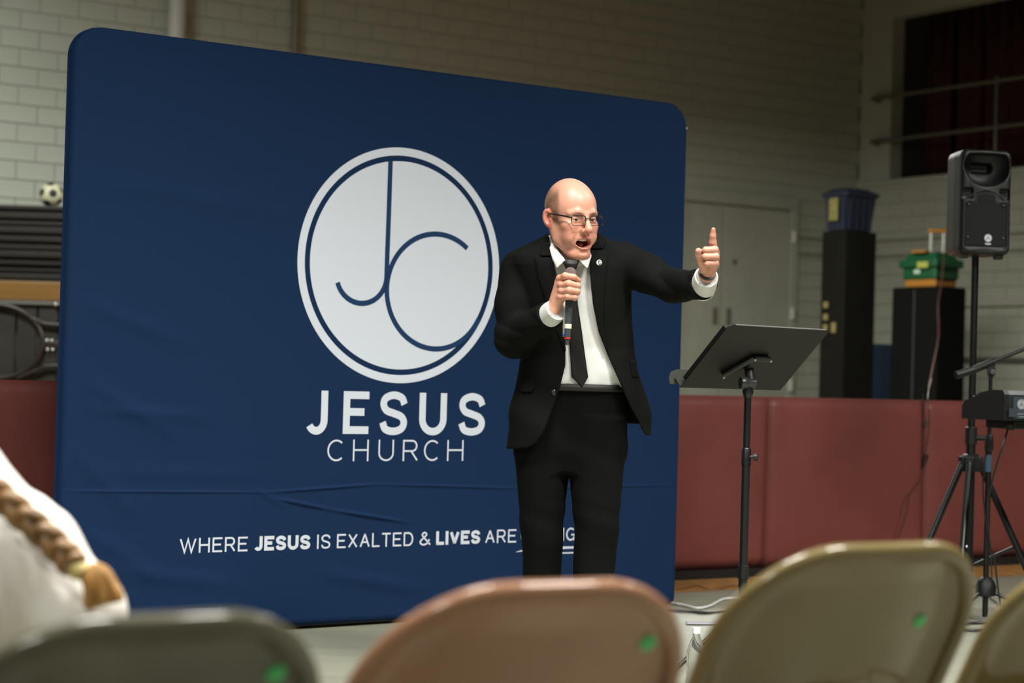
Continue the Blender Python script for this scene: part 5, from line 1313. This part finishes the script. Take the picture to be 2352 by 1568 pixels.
# ------------------------------------------------------------------ chairs in the front rows
def chair(C, yaw, col, label, dot, kx=1.0, kz=1.0, name='folding_chair', rough=.28):
    fwd = Vector((-math.sin(yaw), math.cos(yaw), 0)); rt = Vector((math.cos(yaw), math.sin(yaw), 0))
    root = thing(name, (C[0], C[1], 0), label, 'chair', 'folding chairs set out for the audience')
    m = mat('chair_paint_%d' % int(col[0] * 1000), col, rough, noise=.12, nscale=9, spec=.10, coat=.35)
    O = Vector((C[0], C[1], 0))
    L_, hw_c, rc_ = .850 * kz, .222 * kx, .165
    yt, dy, dz = -.215, .420, .763 * kz                  # top of back, run, rise
    def bp(x, w, d=0.0):                             # w: 0 at foot .. L_ at the top of the back; d: towards the seat
        t = w / L_; y = yt + dy * (1 - t); zc = dz * t
        y -= .030 * max(0, 1 - (x / hw_c) ** 2) * min(1, max(0, (t - .55) / .2))
        return O + rt * x + fwd * (y + d) + Z * (zc + .012)
    def hwid(w):
        e = w - (L_ - rc_)
        return hw_c if e <= 0 else hw_c - rc_ * 1.0 + rc_ * math.sqrt(max(0, 1 - (e / rc_) ** 2)) - 0
    ws = list(np.linspace(0, L_ - rc_, 12)) + [L_ - rc_ + rc_ * math.sin(a) for a in np.linspace(.1, math.pi / 2, 12)]
    path = [bp(-hwid(w), w) for w in ws]; xe = hwid(ws[-1])
    path += [bp(x, L_) for x in np.linspace(-xe, xe, 9)[1:-1]] + [bp(hwid(w), w) for w in reversed(ws)]
    MB().tube(path, .0135, 14).build('back_frame', m, root, True)
    V = []; Fc = []; nc = 25; wr = [w for w in np.linspace(.56, L_ - rc_, 9)] + [L_ - rc_ + rc_ * math.sin(a) for a in np.linspace(.08, math.pi / 2 * .995, 14)]
    for w in wr:
        h_ = hwid(w) - .002; h_ = max(h_, .004)
        for i in range(nc):
            x = h_ * math.sin((-1 + 2 * i / (nc - 1)) * math.pi / 2); e = min(h_ - abs(x), L_ - w)
            e = min(e, math.hypot(max(0, 0), e))
            V.append(bp(x, w, .002 + .012 * min(1, max(0, (e - .012) / .008)) + .006 * min(1, max(0, (e - .040) / .006))))
    for j in range(len(wr) - 1):
        for i in range(nc - 1): a = j * nc + i; Fc.append((a, a + nc, a + nc + 1, a + 1))
    o = mesh('back_panel', V, Fc, m, root, True); md = o.modifiers.new('thick', 'SOLIDIFY'); md.thickness = .002
    if dot:
        x, w = dot; e = min(hwid(w) - abs(x), L_ - w); P = bp(x, w, .002 + .012 * min(1, max(0, (e - .012) / .008)) + .006 * min(1, max(0, (e - .040) / .006))); t1 = rt; t2 = (bp(x, w + .01) - bp(x, w - .01)).normalized(); nrm = t1.cross(t2).normalized()
        nrm = nrm if nrm.dot(fwd) < 0 else -nrm
        MB().lathe(P + nrm * .0030, nrm, [(0, .0118), (.0022, .0118), (.0026, .0105)], 18).build('green_sticker', mat('green_sticker', (.020, .36, .085), .5), root, True)['label'] = 'round green price sticker'
    # seat pan, rear legs, cross bars
    sv = []; pl = rrect(.20, .20, .07, 6)
    mbx = MB(); mbx.prism([(x, y) for x, y in pl], O + Z * .435 + fwd * .06, rt, fwd, Z, .011); mbx.build('seat', m, root)
    for s_ in (-1, 1):
        MB().tube([O + rt * (s_ * .19) + fwd * (-.26) + Z * .010, O + rt * (s_ * .19) + fwd * .16 + Z * .425], .0115, 10).build('rear_leg', m, root, True)
        MB().lathe(O + rt * (s_ * .19) + fwd * (-.26), (0, 0, 1), [(0, .014), (.03, .013)], 10).build('foot_cap', m_blk, root, True)
        MB().lathe(O + rt * (s_ * hw_c) + fwd * (yt + dy), (0, 0, 1), [(0, .016), (.03, .015)], 10).build('foot_cap', m_blk, root, True)
    MB().tube([O + rt * -.19 + fwd * -.21 + Z * .06, O + rt * .19 + fwd * -.21 + Z * .06], .008, 8).build('cross_bar', m, root, True)
    MB().tube([bp(-hw_c, .14), bp(hw_c, .14)], .008, 8).build('cross_bar', m, root, True)
    return root
def chair_at(px, D, yaw):
    p = at(px, 1400, D); r_ = Vector((-math.sin(yaw), math.cos(yaw), 0)) * .235
    return (p.x + r_.x, p.y + r_.y)
CH = [(372, 1.96, .60, (.070, .066, .044), 'olive-grey metal folding chair directly in front of the seated girl in white', (.160, .776)),
      (1275, 2.29, .48, (.240, .124, .071), 'pinkish-brown metal folding chair below the speaking man', (.168, .776), 1.0, 1.012),
      (2030, 2.80, .56, (.125, .097, .040), 'tan-olive metal folding chair below the music stand', (.150, .745), 1.10, 1.03),
      (2590, 3.12, .55, (.125, .112, .082), 'grey-beige metal folding chair cut off by the corner below the keyboard', None)]
for px, D, yw, col, lab, dot, *k in CH: chair(chair_at(px, D, yw), yw, col, lab, dot, *k)

# ------------------------------------------------------------------ seated girl, seen from behind
GD = 2.95
gx = -.80
girl = thing('person', (gx, GD + .05, 0), 'seated girl in white sweater with a brown braid, seen from behind', 'person')
chair((gx - .10, GD + .08), -1.45, (.40, .39, .36), 'pale grey metal folding chair the girl in white is sitting on', None)
G3 = lambda px, py, D=GD: A3(px, py, D)
SW_T = [(-.86, GD + .02, .86), (-.83, GD + .03, .70), (-.81, GD + .06, .49)]
def sweater(g):
    f = chain(g, SW_T, [.075, .115, .125], .06)
    f = smin(f, chain(g, [(-.865, GD + .01, .860), (-.735, GD, .752), (-.650, GD - .01, .655)], [.056, .068, .070], .04), .05)
    f = smin(f, chain(g, [(-.648, GD - .01, .66), (-.65, GD + .10, .56), (-.72, GD + .26, .54)], [.058, .048, .040], .03), .03)
    f = smin(f, chain(g, [(-.90, GD + .02, .84), (-.985, GD + .03, .76), (-1.0, GD + .06, .60), (-.92, GD + .26, .55)], [.055, .060, .050, .040], .04), .05)
    return f
g = Grid((-1.10, GD - .16, .38), (-.55, GD + .34, .96), .006)
V, Q = nets(g, sweater(g) + .0012 * np.sin(210 * (g.x * .8 + g.z * .25)), 1)
m_sw = mat('white_ribbed_knit', (.60, .585, .545), .85, bump=.15, bscale=250, spec=.2)
mesh('sweater', V, Q, m_sw, girl, True)
MB().tube([(-.885 + .058 * math.cos(a), GD + .01 + .055 * math.sin(a), .925 + .020 * math.cos(a) * -1 + .01) for a in np.linspace(0, 2 * math.pi, 24)[:-1]], .020, 10, closed=True).build('sweater_collar', m_sw, girl, True)
hc = np.array([-.945, GD + .035, 1.085])
g = Grid((-1.10, GD - .14, .02), (-.60, GD + .62, 1.24), .010)
f = ell(g, hc, (.070, .088, .098)); f = smin(f, ell(g, hc + np.array([0, .035, -.055]), (.048, .055, .055)), .03)
f = smin(f, ell(g, hc + np.array([0, .09, -.025]), (.010, .016, .016)), .012)
f = smin(f, cone(g, hc + np.array([0, -.01, -.07]), (-.88, GD + .02, .88), .042, .046), .03)
f = smin(f, chain(g, SW_T, [.05, .085, .10], .05), .03)
for sx_, sd_ in ((-.735, 1), (-.90, -1)):
    f = smin(f, chain(g, [(sx_ - .02 * sd_, GD + .08, .49), (sx_, GD + .42, .47), (sx_, GD + .46, .07)], [.075, .055, .042], .03), .03)
    f = smin(f, chain(g, [(sx_, GD + .45, .04), (sx_, GD + .57, .035)], [.035, .028], .02), .02)
f = smin(f, chain(g, [(-.86, GD + .01, .84), (-.735, GD, .75), (-.655, GD, .65), (-.66, GD + .10, .56), (-.73, GD + .28, .54)], [.04, .045, .04, .035, .026], .03), .02)
f = smin(f, chain(g, [(-.90, GD + .02, .84), (-.985, GD + .03, .76), (-1.0, GD + .06, .60), (-.91, GD + .28, .54)], [.04, .045, .035, .026], .03), .02)
for hx in (-.73, -.91):
    f = smin(f, chain(g, [(hx, GD + .27, .54), (hx + .0, GD + .36, .535)], [.026, .022], .02), .02)
    for k in range(4): f = smin(f, chain(g, [(hx - .024 + .016 * k, GD + .36, .54), (hx - .026 + .017 * k, GD + .42, .53)], [.013, .011], .01), .012)
V, Q = keep_big(*nets(g, f, 1)); bo = mesh('body', V, Q, m_skin, girl, True)
Cg = np.repeat(np.array([[.62, .37, .28]]), len(V), 0); colour(bo, Cg if len(bo.data.vertices) == len(V) else (.62, .37, .28))
g = Grid((-1.12, GD - .14, .36), (-.60, GD + .64, .60), .009)
f = None
for sx_, sd_ in ((-.735, 1), (-.90, -1)):
    c = chain(g, [(sx_ - .02 * sd_, GD + .05, .50), (sx_, GD + .42, .48), (sx_, GD + .45, .36)], [.095, .075, .065], .03); f = c if f is None else smin(f, c, .03)
V, Q = nets(g, f, 1); mesh('trousers', V, Q, mat('dark_denim', (.03, .04, .07), .8), girl, True)
m_hair = mat('brown_hair', (.22, .115, .035), .45, noise=.45, nscale=40, stretch=(1, 1, .2), bump=.3, bscale=90)
g = Grid((-1.06, GD - .10, .94), (-.84, GD + .14, 1.24), .006)
f = ell(g, hc + np.array([0, -.012, .012]), (.082, .092, .104)); f = np.maximum(f, -(ell(g, hc + np.array([0, .095, -.045]), (.075, .07, .10))))
f = smin(f, cone(g, hc + np.array([.0, -.07, -.03]), hc + np.array([.045, -.075, -.10]), .035, .03), .03)
V, Q = nets(g, f, 1); mesh('hair', V, Q, m_hair, girl, True)
# braid lying over the shoulder: two interleaved strands, a tie and a loose end
bc = [A3(-72, 1080, GD - .055), A3(-30, 1112, GD - .075), A3(15, 1152, GD - .088), A3(62, 1193, GD - .092), A3(110, 1236, GD - .094), A3(152, 1278, GD - .094), A3(170, 1300, GD - .092)]
bl_ = catmull([Vector(p) for p in bc], 8); nB = len(bl_)
tg = (bl_[-1] - bl_[0]).normalized(); sdv = Vector((0, -1, 0)).cross(tg).normalized(); dv = tg.cross(sdv)
br = bpy.data.objects.new('braid', None); COL.objects.link(br); br.parent = girl; ORG[br.name] = ORG[girl.name]
for k in range(3):
    P_ = []; ph = 2 * math.pi * k / 3
    for i, p in enumerate(bl_):
        a = ph + i / (nB - 1) * math.pi * 4.6; P_.append(p + sdv * (.0125 * math.sin(a)) + dv * (.006 * math.sin(2 * a)))
    MB().tube(P_, .0115, 10).build('hair_strand', m_hair, br, True)
MB().lathe(bl_[-1] - tg * .004, tg, [(0, .0135), (.006, .0155), (.016, .0155), (.022, .0125)], 16).build('hair_tie', mat('yellow_hair_tie', (.45, .38, .14), .6), br, True)
m_end = mat('brown_hair_end', (.36, .185, .045), .5, noise=.35, nscale=60, stretch=(1, 1, .2))
for k in range(7):
    s_ = -1 + k / 3; e0 = bl_[-1] + tg * .012; e1 = Vector(A3(205 + 5 * k, 1342 - 5 * k, GD - .092 + .002 * k)); e2 = Vector(A3(203 + 12.5 * k, 1398 - 3.0 * k, GD - .085 + .003 * (k % 3)))
    MB().tube(catmull([e0, e1, e2], 5), [.009] * 3 + [.0105] * 4 + [.0095] * 3 + [.005], 8).build('loose_end', m_end, br, True)
